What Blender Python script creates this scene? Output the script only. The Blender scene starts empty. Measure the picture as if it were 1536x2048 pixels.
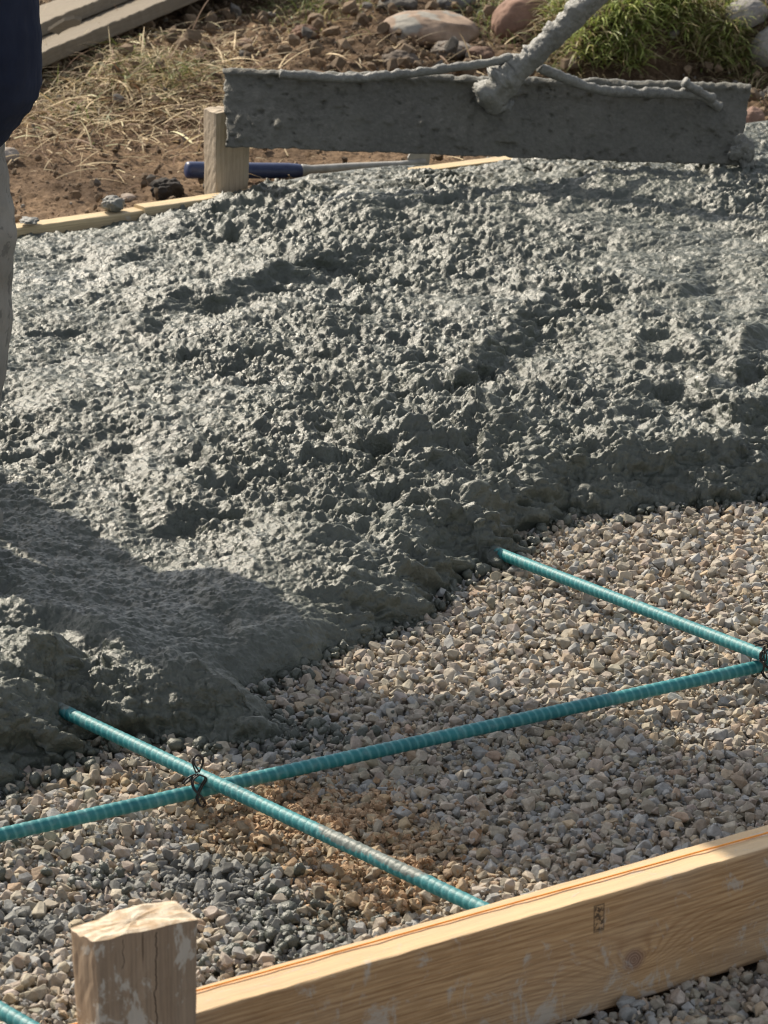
import bpy, bmesh, math, random
import numpy as np
from mathutils import Vector, Matrix
random.seed(7)
RNG = np.random.default_rng(11)
C = bpy.context.scene.collection

# ------------------------------------------------------------------ camera model
CH = 1.12; PITCH = math.radians(16.75); F = 7100.0
def ray(px, py):
    x = px-768; y = 1024-py
    return Vector((x, F*math.cos(PITCH)+y*math.sin(PITCH), -F*math.sin(PITCH)+y*math.cos(PITCH)))
def at_z(px, py, z=0.0):
    d = ray(px, py); t = (z-CH)/d.z
    return Vector((d.x*t, d.y*t, z))
def at_y(px, py, Y):
    d = ray(px, py); t = Y/d.y
    return Vector((d.x*t, Y, CH+d.z*t))

# ------------------------------------------------------------------ noise helpers
def _hash(ix, iy, seed):
    n = (ix.astype(np.int64)*374761393 + iy.astype(np.int64)*668265263 + seed*982451653) & 0xffffffff
    n = ((n ^ (n >> 13))*1274126177) & 0xffffffff
    n = ((n ^ (n >> 16))*2246822519) & 0xffffffff
    return ((n ^ (n >> 15)) & 0xffffff)/float(0xffffff)
def vnoise(x, y, seed=0):
    ix = np.floor(x); iy = np.floor(y); fx = x-ix; fy = y-iy
    fx = fx*fx*fx*(fx*(fx*6-15)+10); fy = fy*fy*fy*(fy*(fy*6-15)+10)
    a = _hash(ix, iy, seed); b = _hash(ix+1, iy, seed); c = _hash(ix, iy+1, seed); d = _hash(ix+1, iy+1, seed)
    return (a*(1-fx)+b*fx)*(1-fy)+(c*(1-fx)+d*fx)*fy*1.0
def fbm(x, y, octv=4, seed=0, gain=0.5):
    s = 0; a = 1.0; tot = 0
    for o in range(octv):
        s = s+a*(vnoise(x*2**o+o*17.3, y*2**o-o*9.1, seed+o)-0.5); tot += a; a *= gain
    return s/tot*2
def lumps(x, y, cell, prob, rmin, rmax, hk, seed, flat=0.8):
    """height of randomly scattered rounded lumps, sizes in metres"""
    gx = x/cell; gy = y/cell; ix = np.floor(gx); iy = np.floor(gy)
    out = np.zeros_like(x)
    for dx in (-1, 0, 1):
        for dy in (-1, 0, 1):
            cx = ix+dx; cy = iy+dy
            px = (cx+_hash(cx, cy, seed))*cell; py = (cy+_hash(cx, cy, seed+1))*cell
            r = rmin+(rmax-rmin)*_hash(cx, cy, seed+2)**1.6
            on = _hash(cx, cy, seed+3) < prob
            an = _hash(cx, cy, seed+4)*math.pi; el = 0.65+0.35*_hash(cx, cy, seed+5)
            ux = (x-px)*np.cos(an)+(y-py)*np.sin(an); uy = (-(x-px)*np.sin(an)+(y-py)*np.cos(an))/el
            q = 1-(ux*ux+uy*uy)/(r*r)
            h = np.where(on & (q > 0), r*hk*np.power(np.clip(q, 0, 1), flat)*(0.6+0.4*_hash(cx, cy, seed+6)), 0)
            out = np.maximum(out, h)
    return out

# ------------------------------------------------------------------ object helpers
def thing(name, label, cat, loc=(0, 0, 0), group=None):
    o = bpy.data.objects.new(name, None); C.objects.link(o); o.location = loc
    o.empty_display_size = 0.05
    o['label'] = label; o['category'] = cat
    if group: o['group'] = group
    return o
def tag(o, label, cat, group=None, kind=None):
    o['label'] = label; o['category'] = cat
    if group: o['group'] = group
    if kind: o['kind'] = kind
    return o
def link_mesh(name, me, m, parent=None):
    o = bpy.data.objects.new(name, me); C.objects.link(o)
    if m is not None: me.materials.append(m)
    if parent is not None:
        o.parent = parent
        bpy.context.view_layer.update()
        o.matrix_parent_inverse = parent.matrix_world.inverted()
    return o
def np_mesh(name, verts, faces, smooth=False, col=None, extra=None):
    me = bpy.data.meshes.new(name)
    verts = np.asarray(verts, np.float32); faces = np.asarray(faces, np.int32)
    nf, k = faces.shape
    me.vertices.add(len(verts)); me.vertices.foreach_set('co', verts.ravel())
    me.loops.add(nf*k); me.loops.foreach_set('vertex_index', faces.ravel())
    me.polygons.add(nf); me.polygons.foreach_set('loop_start', np.arange(0, nf*k, k, dtype=np.int32))
    me.polygons.foreach_set('loop_total', np.full(nf, k, np.int32))
    me.update(calc_edges=True)
    me.polygons.foreach_set('use_smooth', np.full(nf, smooth))
    for nm, data in (('col', col), ('wet', extra)):
        if data is None: continue
        a = me.color_attributes.new(nm, 'FLOAT_COLOR', 'POINT')
        d = np.ones((len(verts), 4), np.float32); data = np.asarray(data)
        if data.ndim == 1: d[:, :3] = data[:, None]
        else: d[:, :3] = data
        a.data.foreach_set('color', d.ravel())
    me.validate()
    return me
def grid_faces(nr, nc):
    i = np.arange(nr*nc).reshape(nr, nc)
    return np.stack([i[:-1, :-1], i[:-1, 1:], i[1:, 1:], i[1:, :-1]], -1).reshape(-1, 4)
def loft(rings, closed=True):
    """rings: list of lists of Vector -> (verts, faces) with end caps as a fan"""
    n = len(rings[0]); V = [v for r in rings for v in r]; Fc = []
    for i in range(len(rings)-1):
        for j in range(n):
            k = (j+1) % n
            Fc.append((i*n+j, i*n+k, (i+1)*n+k, (i+1)*n+j))
    Fc.append(tuple(reversed(range(n)))); Fc.append(tuple((len(rings)-1)*n+j for j in range(n)))
    return V, Fc
def py_mesh(name, V, Fc, smooth=True):
    me = bpy.data.meshes.new(name); me.from_pydata([tuple(v) for v in V], [], Fc); me.update()
    if smooth:
        for p in me.polygons: p.use_smooth = True
    return me
def frame_along(d, up=Vector((0, 0, 1))):
    d = d.normalized()
    if abs(d.dot(up)) > 0.97: up = Vector((0, 1, 0))
    a = d.cross(up).normalized(); b = a.cross(d).normalized()
    return a, b
def tube(pts, rad, n=12, jitter=0.0, seed=0, scale2=1.0):
    rr = random.Random(seed); rings = []
    pts = [Vector(p) for p in pts]
    for i, p in enumerate(pts):
        d = (pts[min(i+1, len(pts)-1)]-pts[max(i-1, 0)])
        a, b = frame_along(d)
        r = rad[i] if isinstance(rad, (list, tuple)) else rad
        rings.append([p+(a*math.cos(t)+b*math.sin(t)*scale2)*(r+rr.uniform(-jitter, jitter)) for t in [2*math.pi*j/n for j in range(n)]])
    return loft(rings)
def spline(pts, k=8):
    pts = [Vector(p) for p in pts]; out = []
    P = [pts[0]*2-pts[1]]+pts+[pts[-1]*2-pts[-2]]
    for i in range(1, len(P)-2):
        for j in range(k):
            t = j/k; a, b, c, d = P[i-1], P[i], P[i+1], P[i+2]
            out.append(0.5*((2*b)+(c-a)*t+(2*a-5*b+4*c-d)*t*t+(3*b-a-3*c+d)*t**3))
    out.append(pts[-1]); return out

# ------------------------------------------------------------------ materials
def mat(name):
    m = bpy.data.materials.new(name); m.use_nodes = True
    nt = m.node_tree; b = nt.nodes['Principled BSDF']
    return m, nt, b
class N:
    def __init__(s, nt): s.nt = nt
    def new(s, t, **kw):
        n = s.nt.nodes.new(t)
        for k, v in kw.items(): setattr(n, k, v)
        return n
    def link(s, a, b): s.nt.links.new(a, b)
    def coord(s, kind='Object', scale=(1, 1, 1), loc=(0, 0, 0)):
        tc = s.new('ShaderNodeTexCoord'); mp = s.new('ShaderNodeMapping')
        mp.inputs['Scale'].default_value = scale; mp.inputs['Location'].default_value = loc
        s.link(tc.outputs[kind], mp.inputs['Vector']); return mp.outputs['Vector']
    def noise(s, vec, scale, detail=6, rough=0.6, dist=0.0):
        n = s.new('ShaderNodeTexNoise'); n.inputs['Scale'].default_value = scale
        n.inputs['Detail'].default_value = detail; n.inputs['Roughness'].default_value = rough
        n.inputs['Distortion'].default_value = dist
        if vec is not None: s.link(vec, n.inputs['Vector'])
        return n.outputs['Fac']
    def ramp(s, fac, stops):
        r = s.new('ShaderNodeValToRGB'); el = r.color_ramp.elements
        while len(el) < len(stops): el.new(0.5)
        for e, (p, c) in zip(el, stops):
            e.position = p; e.color = (*c, 1) if isinstance(c, (tuple, list)) else (c, c, c, 1)
        s.link(fac, r.inputs['Fac']); return r.outputs['Color']
    def math(s, op, a, b=None, c=None, clamp=False):
        n = s.new('ShaderNodeMath', operation=op, use_clamp=clamp)
        for i, v in enumerate((a, b, c)):
            if v is None: continue
            if isinstance(v, (int, float)): n.inputs[i].default_value = v
            else: s.link(v, n.inputs[i])
        return n.outputs[0]
    def mix(s, fac, a, b, blend='MIX'):
        n = s.new('ShaderNodeMix', data_type='RGBA', blend_type=blend)
        for sock, v in ((n.inputs['Factor'], fac), (n.inputs[6], a), (n.inputs[7], b)):
            if isinstance(v, (int, float)): sock.default_value = v
            elif isinstance(v, (tuple, list)): sock.default_value = (*v, 1)
            else: s.link(v, sock)
        return n.outputs[2]
    def bump(s, b, h, strength=0.5, dist=0.002, prev=None):
        n = s.new('ShaderNodeBump'); n.inputs['Strength'].default_value = strength
        n.inputs['Distance'].default_value = dist; s.link(h, n.inputs['Height'])
        if prev is not None: s.link(prev, n.inputs['Normal'])
        if b is not None: s.link(n.outputs['Normal'], b.inputs['Normal'])
        return n.outputs['Normal']

def m_concrete(name, base=(0.080, 0.089, 0.070), dark=(0.045, 0.052, 0.043), rlo=0.32, rhi=0.60, bstr=0.8, spec=0.65):
    m, nt, b = mat(name); n = N(nt); v = n.coord()
    a = n.noise(v, 9, 5, 0.6); f = n.noise(v, 160, 6, 0.7)
    col = n.mix(n.ramp(a, [(0.3, 0.0), (0.7, 1.0)]), dark, base)
    col = n.mix(n.ramp(f, [(0.35, 0.0), (0.75, 0.6)]), col, tuple(min(1, c*1.55) for c in base))
    n.link(col, b.inputs['Base Color'])
    r = n.math('ADD', n.math('MULTIPLY', n.noise(v, 45, 4, 0.6), 0.55), n.math('MULTIPLY', n.noise(v, 4.5, 3, 0.6), 0.45))
    rr = n.new('ShaderNodeMapRange'); n.link(r, rr.inputs[0])
    rr.inputs[1].default_value = 0.3; rr.inputs[2].default_value = 0.7; rr.inputs[3].default_value = rlo; rr.inputs[4].default_value = rhi
    n.link(rr.outputs[0], b.inputs['Roughness']); b.inputs['Specular IOR Level'].default_value = spec
    p1 = n.bump(None, n.noise(v, 140, 4, 0.6), bstr, 0.0028)
    n.bump(b, n.noise(v, 520, 3, 0.6), bstr, 0.0012, p1)
    return m
def m_stone(name, sat=1.0, rough=0.85, bscale=180, attr=True, base=(0.4, 0.35, 0.3)):
    m, nt, b = mat(name); n = N(nt); v = n.coord()
    f = n.noise(v, bscale, 6, 0.7)
    if attr:
        a = n.new('ShaderNodeAttribute'); a.attribute_name = 'col'; c0 = a.outputs['Color']
    else:
        g = n.new('ShaderNodeRGB'); g.outputs[0].default_value = (*base, 1); c0 = g.outputs[0]
    col = n.mix(1.0, c0, n.ramp(f, [(0.3, 0.68), (0.72, 1.22)]), 'MULTIPLY')
    n.link(col, b.inputs['Base Color']); b.inputs['Roughness'].default_value = rough
    b.inputs['Specular IOR Level'].default_value = 0.3
    n.bump(b, f, 0.5, 0.0025)
    return m
def m_soil(name='soil_surface'):
    m, nt, b = mat(name); n = N(nt); v = n.coord()
    a = n.noise(v, 5, 6, 0.6); f = n.noise(v, 90, 6, 0.75)
    col = n.mix(n.ramp(a, [(0.35, 0.0), (0.65, 1.0)]), (0.13, 0.092, 0.06), (0.33, 0.235, 0.15))
    col = n.mix(n.ramp(f, [(0.38, 0.75), (0.62, 0.0)]), col, (0.05, 0.03, 0.018))
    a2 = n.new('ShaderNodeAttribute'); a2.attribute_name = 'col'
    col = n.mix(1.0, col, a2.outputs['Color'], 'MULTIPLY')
    n.link(col, b.inputs['Base Color']); b.inputs['Roughness'].default_value = 0.95
    b.inputs['Specular IOR Level'].default_value = 0.15
    n.bump(b, f, 0.9, 0.008)
    return m
def m_attr(name, rough=0.6, trans=0.0, spec=0.3):
    m, nt, b = mat(name); n = N(nt)
    a = n.new('ShaderNodeAttribute'); a.attribute_name = 'col'
    n.link(a.outputs['Color'], b.inputs['Base Color']); b.inputs['Roughness'].default_value = rough
    b.inputs['Specular IOR Level'].default_value = spec
    if trans:
        t = n.new('ShaderNodeBsdfTranslucent'); n.link(a.outputs['Color'], t.inputs['Color'])
        mx = n.new('ShaderNodeMixShader'); mx.inputs[0].default_value = trans
        out = nt.nodes['Material Output']; n.link(b.outputs[0], mx.inputs[1]); n.link(t.outputs[0], mx.inputs[2])
        n.link(mx.outputs[0], out.inputs['Surface'])
    return m
def m_wood(name, gcol=(0.33, 0.29, 0.235), light=(0.62, 0.43, 0.25), dark=(0.38, 0.215, 0.105), stain=0.0, grey=0.0, knot=None, stamp=None, ring=26, bump=0.35, sunlit_top=None):
    """grain runs along local X"""
    m, nt, b = mat(name); n = N(nt)
    tc = n.new('ShaderNodeTexCoord'); sep = n.new('ShaderNodeSeparateXYZ'); n.link(tc.outputs['Object'], sep.inputs[0])
    v = n.coord('Object', (1.6, 9, 9)); warp = n.noise(v, 1.3, 3, 0.5)
    coord = n.math('ADD', n.math('MULTIPLY', sep.outputs['Z'], 1.0), n.math('MULTIPLY', sep.outputs['Y'], 0.35))
    dens = n.math('ADD', n.math('MULTIPLY', coord, ring*9.0), n.math('MULTIPLY', warp, 16.0))
    if knot is not None:
        kx, kz, kr = knot
        dx = n.math('MULTIPLY', n.math('SUBTRACT', sep.outputs['X'], kx), 0.45); dz = n.math('SUBTRACT', sep.outputs['Z'], kz)
        d2 = n.math('SQRT', n.math('ADD', n.math('MULTIPLY', dx, dx), n.math('MULTIPLY', dz, dz)))
        fall = n.math('POWER', 2.718, n.math('MULTIPLY', d2, -1.0/(kr*1.6)))
        dens = n.math('ADD', dens, n.math('MULTIPLY', fall, 70.0))
    w = n.math('ADD', n.math('MULTIPLY', n.math('SINE', dens), 0.5), 0.5)
    w = n.math('MULTIPLY', n.math('POWER', w, 2.6), n.ramp(n.noise(n.coord('Object', (4, 30, 30)), 1.0, 3, 0.6), [(0.3, 0.25), (0.7, 1.0)]))
    fine = n.noise(n.coord('Object', (12, 500, 500)), 1.0, 4, 0.7)
    col = n.mix(n.math('MULTIPLY', w, 0.75), light, dark)
    col = n.mix(n.ramp(fine, [(0.38, 0.60), (0.58, 0.0)]), col, tuple(c*0.6 for c in dark))
    if knot is not None:
        kd = n.math('SQRT', n.math('ADD', n.math('POWER', n.math('SUBTRACT', sep.outputs['X'], kx), 2.0), n.math('POWER', n.math('MULTIPLY', dz, 1.2), 2.0)))
        kd = n.math('ADD', kd, n.math('MULTIPLY', n.noise(tc.outputs['Object'], 90, 3), 0.006))
        kk = n.ramp(n.math('MULTIPLY', kd, 1.0/(kr*2)), [(0.35, 1.0), (0.62, 0.0)])
        rings = n.math('ADD', n.math('MULTIPLY', n.math('SINE', n.math('MULTIPLY', kd, 2600.0)), 0.5), 0.5)
        kc = n.mix(rings, (0.2, 0.11, 0.07), (0.34, 0.22, 0.15))
        col = n.mix(kk, col, kc)
    if grey:
        g = n.noise(n.coord('Object', (3, 14, 14)), 2.0, 6, 0.7)
        col = n.mix(n.math('MULTIPLY', n.ramp(g, [(0.3, 0.35), (0.7, 1.0)]), grey), col, gcol)
    hgt = fine
    if sunlit_top is not None:
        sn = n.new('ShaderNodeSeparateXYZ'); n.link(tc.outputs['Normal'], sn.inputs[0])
        col = n.mix(n.math('MULTIPLY', n.math('GREATER_THAN', sn.outputs['Z'], 0.8), n.ramp(warp, [(0.3, 0.45), (0.7, 0.8)])), col, sunlit_top)  # up-facing wood mixed paler: sunlight on the top put into the colour
    if stain:
        s1 = n.noise(n.coord('Object', (26, 60, 20)), 1.6, 7, 0.72, 0.6)
        low = n.ramp(n.math('MULTIPLY', sep.outputs['Z'], 10.0), [(0.0, 0.10), (0.55, 0.02), (0.85, -0.0)])
        msk = n.ramp(n.math('ADD', s1, n.math('MULTIPLY', low, 0.7)), [(0.61-0.04*stain, 0.0), (0.66, 0.6)])
        film = n.ramp(n.noise(n.coord('Object', (5, 20, 5)), 1.2, 4, 0.6), [(0.42, 0.0), (0.7, 0.30)])
        col = n.mix(film, col, (0.40, 0.36, 0.30))
        col = n.mix(msk, col, (0.50, 0.475, 0.425))
        hgt = n.math('ADD', fine, n.math('MULTIPLY', msk, 0.9))
    if stamp is not None:
        sx, sz, hw, hh = stamp
        ax = n.math('ABSOLUTE', n.math('SUBTRACT', sep.outputs['X'], sx)); az = n.math('ABSOLUTE', n.math('SUBTRACT', sep.outputs['Z'], sz))
        ins = n.math('MULTIPLY', n.math('LESS_THAN', ax, hw), n.math('LESS_THAN', az, hh))
        inn = n.math('MULTIPLY', n.math('LESS_THAN', ax, hw*0.78), n.math('LESS_THAN', az, hh*0.88))
        sp = n.ramp(n.noise(n.coord('Object', (1, 1, 1)), 260, 4, 0.7), [(0.47, 0.0), (0.53, 1.0)])
        fr = n.math('SUBTRACT', ins, inn)
        edge = n.math('MULTIPLY', fr, 0.75)
        k = n.math('MAXIMUM', edge, n.math('MULTIPLY', inn, sp), clamp=True)
        col = n.mix(n.math('MULTIPLY', k, 0.85), col, (0.05, 0.035, 0.025))
    n.link(col, b.inputs['Base Color']); b.inputs['Roughness'].default_value = 0.75
    b.inputs['Specular IOR Level'].default_value = 0.25
    n.bump(b, hgt, bump, 0.0012)
    return m

M_CONC = m_concrete('wet_concrete')
M_CRUST = m_concrete('concrete_crust', (0.19, 0.19, 0.17), (0.08, 0.08, 0.07), 0.35, 0.7, 1.0)
M_BLADE = m_concrete('concrete_coated_metal', (0.105, 0.102, 0.083), (0.058, 0.056, 0.045), 0.45, 0.75, 1.0, 0.4)
M_GRAVEL = m_stone('crushed_limestone')
M_ROCK = m_stone('field_stone', bscale=60)
M_CLOD = m_stone('soil_clods', rough=0.95, bscale=150)
M_SOIL = m_soil()
M_GRASS = m_attr('grass_blades', 0.55, 0.35)
M_STRAW = m_attr('dry_straw', 0.7, 0.15)

# ------------------------------------------------------------------ layout lines in the world
BZ = 0.092                                                    # top of the form boards
far_px = [(-700, 560), (25, 452), (270, 412), (440, 390), (640, 361), (840, 334), (1010, 312), (1536, 248), (2100, 190)]
far_line = [at_z(x, y, BZ) for x, y in far_px]
fx = np.array([p.x for p in far_line]); fy = np.array([p.y for p in far_line])
def far_y(x): return np.interp(x, fx, fy)

edge_px = [(-900, 1990), (-250, 1730), (0, 1603), (60, 1572), (130, 1552), (165, 1513), (225, 1494), (290, 1494), (340, 1500), (400, 1506), (480, 1502), (530, 1492),
           (552, 1474), (545, 1440), (512, 1418), (500, 1396), (530, 1384), (570, 1364), (600, 1354), (660, 1324), (700, 1294), (768, 1279), (818, 1258),
           (868, 1228), (900, 1190), (908, 1174), (935, 1156), (968, 1146), (1008, 1144), (1048, 1116), (1068, 1080), (1118, 1054), (1148, 1033), (1230, 1030), (1300, 1028),
           (1380, 1018), (1450, 1012), (1536, 1003), (1750, 980), (2300, 960)]
edge = [at_z(x, y, 0.0) for x, y in edge_px]
poly = [(p.x, p.y) for p in edge]+[(2.6, 8), (-2.6, 8)]

def inside(X, Y, P):
    r = np.zeros(X.shape, bool); n = len(P)
    for i in range(n):
        x1, y1 = P[i]; x2, y2 = P[(i+1) % n]
        if y1 == y2: continue
        c = ((y1 > Y) != (y2 > Y)) & (X < (x2-x1)*(Y-y1)/(y2-y1)+x1)
        r ^= c
    return r
def dist_poly(X, Y, P):
    d = np.full(X.shape, 1e9)
    for i in range(len(P)-1):
        x1, y1 = P[i]; x2, y2 = P[i+1]; ex, ey = x2-x1, y2-y1; L = ex*ex+ey*ey
        t = np.clip(((X-x1)*ex+(Y-y1)*ey)/L, 0, 1)
        d = np.minimum(d, (X-x1-t*ex)**2+(Y-y1-t*ey)**2)
    return np.sqrt(d)
EP = [(p.x, p.y) for p in edge]
def smooth01(t): t = np.clip(t, 0, 1); return t*t*(3-2*t)

# ridges in the concrete: pixel polyline, height, steepness on the near side, length of the far side
ridges = [
 ([(230, 585), (330, 602), (430, 590), (560, 572), (660, 545), (800, 508)], 0.032, 0.014, 0.16),
 ([(30, 470), (140, 492), (270, 500), (360, 470)], 0.012, 0.010, 0.08),
 ([(870, 800), (930, 745), (1010, 690), (1080, 655), (1160, 640)], 0.030, 0.016, 0.12),
 ([(650, 845), (730, 872), (830, 892), (960, 880), (1060, 850)], 0.030, 0.016, 0.16),
 ([(1330, 668), (1400, 705), (1470, 722), (1560, 655)], 0.034, 0.014, 0.10),
 ([(1370, 765), (1440, 782), (1500, 785), (1600, 770)], 0.046, 0.012, 0.13),
 ([(1130, 610), (1250, 585), (1350, 590), (1450, 560)], 0.020, 0.012, 0.10),
 ([(60, 672), (150, 662), (270, 655), (330, 665)], 0.012, 0.008, 0.06),
 ([(250, 905), (330, 958), (420, 985), (520, 1000)], 0.020, 0.014, 0.10),
 ([(-200, 1150), (20, 1172), (90, 1192), (160, 1222), (240, 1268), (300, 1300)], 0.036, 0.010, 0.18),
 ([(300, 1290), (380, 1330), (440, 1368), (500, 1390)], 0.014, 0.008, 0.07),
 ([(-100, 1240), (40, 1250), (110, 1262), (150, 1290)], 0.016, 0.008, 0.06),
 ([(1050, 450), (1150, 470), (1260, 486), (1360, 470)], 0.016, 0.010, 0.10),
 ([(560, 760), (640, 780), (700, 760)], 0.014, 0.010, 0.08),
 ([(440, 720), (500, 748), (560, 745)], 0.012, 0.008, 0.06),
 ([(1090, 905), (1160, 935), (1240, 960)], 0.022, 0.014, 0.10),
 ([(1230, 900), (1300, 925), (1400, 950), (1600, 940)], 0.018, 0.014, 0.10),
 ([(380, 1090), (440, 1130), (480, 1180), (520, 1230)], 0.012, 0.012, 0.10),
 ([(640, 1110), (760, 1150), (900, 1120), (1000, 1090)], 0.010, 0.016, 0.10),
]
def concrete_z(X, Y, detail=True):
    wx = X+0.020*fbm(X*13, Y*13, 3, 5, 0.4); wy = Y+0.024*fbm(X*13, Y*13, 3, 9, 0.4)
    ins = inside(wx, wy, poly); d = dist_poly(wx, wy, EP); d = np.where(ins, d, -d)
    h = 0.058*(1-np.exp(-np.clip(d, 0, 9)/0.042))+0.026*smooth01(d/0.55); hb = h; ef = smooth01(d/0.075)
    h = h+0.012*fbm(X*2.6, Y*1.7, 3, 21)*smooth01(d/0.2)+0.012*fbm(X*9, Y*7, 3, 31)*smooth01(d/0.08)
    h = h+0
    # lower left mound and the right hand heap
    def gb(px, py, a, sx, sy):
        p = at_z(px, py, 0.07); return a*np.exp(-((X-p.x)/sx)**2-((Y-p.y)/sy)**2)
    h = h+gb(250, 1370, 0.030, 0.12, 0.13)+gb(60, 1500, 0.02, 0.12, 0.10)+gb(930, 1095, 0.022, 0.06, 0.07)+gb(80, 1400, 0.02, 0.05, 0.05)+gb(1330, 930, 0.020, 0.25, 0.25)+gb(640, 380, 0.022, 0.30, 0.35)+gb(1250, 360, 0.016, 0.35, 0.3)
    h = h-gb(300, 1130, 0.018, 0.13, 0.30)-gb(120, 1060, 0.016, 0.2, 0.3)-gb(1340, 520, 0.012, 0.15, 0.25)-gb(60, 560, 0.010, 0.2, 0.3)
    jit = 0.06*fbm(X*9, Y*9, 3, 77, 0.5); amod = np.clip(0.75+1.1*fbm(X*11, Y*7, 3, 79), 0.1, 1.3)
    for pl, a, w, L in ridges:
        P = [at_z(x, y, 0.085) for x, y in pl]; px = np.array([p.x for p in P]); pyy = np.array([p.y for p in P])
        s = Y-np.interp(X, px, pyy)+jit
        t = (X-px[0])/(px[-1]-px[0]); tp = smooth01(t/0.22)*smooth01((1-t)/0.22)
        prof = np.where(s > 0, np.exp(-(np.abs(s)/L)**1.3), np.exp(-(np.abs(s)/(w*2.6))**1.5))
        h = h+a*0.50*tp*prof*amod-a*0.3*tp*np.exp(-((s+w*4)/(w*4))**2)
    for P0, D0, k0 in ((at_z(95, 1404, 0.03), (at_z(95, 1404, 0.03)-at_z(430, 1572, 0.03)).normalized(), 0.040), (at_z(974, 1097, 0.018), (at_z(978, 1099, 0.03)-at_z(1525, 1310, 0.03)).normalized(), 0.030)):
        t_ = (X-P0.x)*D0.x+(Y-P0.y)*D0.y; q_ = (X-P0.x)*D0.y-(Y-P0.y)*D0.x
        h = h+k0/(1+np.exp(-np.clip((t_+0.004*fbm(X*60, Y*60, 2, 7))/0.0035, -30, 30)))*np.exp(-(q_/0.035)**2)*np.exp(-np.clip(t_, 0, 9)/0.05)*2.2*(1-0.55*ef)
    h = hb+(h-hb)*ef
    h = np.where(d > 0, h+0.006*smooth01(d/0.008), np.clip(d*1.2, -0.03, 0))
    if not detail: return h, d
    rough = 0.66+1.15*fbm(X*3.4, Y*2.6, 4, 41)+0.35*fbm(X*11, Y*9, 2, 43)
    for px, py, a, sx, sy in ((300, 1150, .85, .10, .22), (90, 1050, .65, .14, .28), (110, 530, .65, .18, .28), (1380, 525, .85, .12, .14), (650, 1070, .55, .10, .13), (1470, 640, .75, .09, .18), (420, 640, .3, .12, .2), (1300, 1010, .5, .5, .06), (760, 1220, .45, .16, .12)):
        rough = rough-gb(px, py, a, sx, sy)
    for px, py, a, sx, sy in ((700, 430, .35, .5, .3), (800, 960, .35, .35, .3), (1000, 780, .35, .3, .5), (500, 880, .2, .3, .3), (230, 1380, .2, .15, .2)):
        rough = rough+gb(px, py, a, sx, sy)
    rough = rough+0.12*np.exp(-np.clip(d, 0, 9)/0.05)
    rough = np.clip(rough, 0.16, 1.2)
    Yq = Y+1.1*h; Xq = X+0.25*h
    qx = Xq+0.008*fbm(Xq*60, Yq*60, 3, 51); qy = Yq+0.008*fbm(Xq*60, Yq*60, 3, 53)
    b = lumps(qx, qy, 0.036, 0.30, 0.006, 0.016, 0.60, 100, 0.7)*np.clip(rough*1.5-0.45, 0, 1.1)
    b2 = lumps(qx, qy*1.15, 0.0135, 0.72, 0.0030, 0.0078, 0.78, 200, 0.7)*np.clip(rough*1.2-0.05, 0.08, 1.1)
    b3 = lumps(qx+3, qy*1.2, 0.0078, 0.9, 0.0019, 0.0043, 0.70, 300, 0.75)*np.clip(rough+0.15, 0.4, 1)
    b4 = lumps(qx+5, qy+1, 0.0056, 0.9, 0.0014, 0.0030, 0.55, 400, 0.75)
    det = np.maximum(b, b2)+0.9*b3+0.7*b4
    fw = 0.05*fbm(X*5, Y*5, 2, 91)
    det = det+0.0028*(1-np.abs(fbm(X*16+fw*20, (Y+fw)*34-X*9, 3, 93))*2.2)*np.clip(1.1-rough, 0.0, 1)
    det = det+0.009*fbm(Xq*26, Yq*30, 4, 61, 0.55)*rough+0.0018*fbm(Xq*150, Yq*140, 3, 63, 0.6)
    det = det-0.013*np.clip(fbm(Xq*20, Yq*24, 3, 71)-0.12, 0, 1)*2*rough
    e = smooth01((d+0.006)/0.010)*1.38
    return h, d, det*e

nr, nc = 1750, 800
us = np.linspace(-0.158, 0.152, nc); ys = 2.62*(6.0/2.62)**np.linspace(0, 1, nr)
Yg, Ug = np.meshgrid(ys, us, indexing='ij'); Xg = Ug*Yg
Zg, Dg, Det = concrete_z(Xg, Yg)
fl = far_y(Xg)
over = Yg-fl
Zg = np.where(over > 0.012, -0.02, np.where(over > -0.10, np.minimum(Zg, Zg*0+0.5), Zg))
# the left end of the far board stands a little proud of the concrete, further right it laps over it
lap = np.interp(Xg, [-0.9, -0.38, -0.20, -0.1, 0.05, 0.13, 0.3, 0.8], [-0.020, -0.020, -0.006, 0.004, -0.004, -0.016, 0.002, 0.004])
near = smooth01((over+0.16)/0.14)
Zg = np.where(over <= 0.012, Zg*(1-0.75*near)+(BZ+lap)*0.75*near, Zg)
over2 = (lap < -0.012) & (over > -0.004)
Zg = np.where(over2, np.minimum(Zg, 0.03), Zg)
# drop the unused part outside the outline
dZi, dZj = np.gradient(Zg); dYi = np.gradient(Yg, axis=0); dXj = np.gradient(Xg, axis=1); dXi = np.gradient(Xg, axis=0)
Nx = -dZj/dXj; Ny = -(dZi+Nx*dXi)/dYi; Nx = np.clip(Nx, -1.6, 1.6); Ny = np.clip(Ny, -1.6, 1.6)
nl = np.sqrt(Nx**2+Ny**2+1); Det = np.where(over2 | (over > -0.004), 0, Det)
Xg = Xg+Det*Nx/nl; Yg = Yg+Det*Ny/nl; Zg = Zg+Det/nl
V = np.stack([Xg, Yg, Zg], -1).reshape(-1, 3); Fq = grid_faces(nr, nc)
keepv = ((Dg > -0.022) & (over < 0.02)).reshape(-1)
Fq = Fq[keepv[Fq].all(1)]
used = np.zeros(len(V), bool); used[Fq.ravel()] = True
remap = np.cumsum(used)-1
conc = link_mesh('wet_concrete', np_mesh('wet_concrete', V[used], remap[Fq], smooth=True), M_CONC)
tag(conc, 'freshly poured lumpy dark grey wet concrete spreading over the gravel', 'concrete', kind='stuff')

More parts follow.
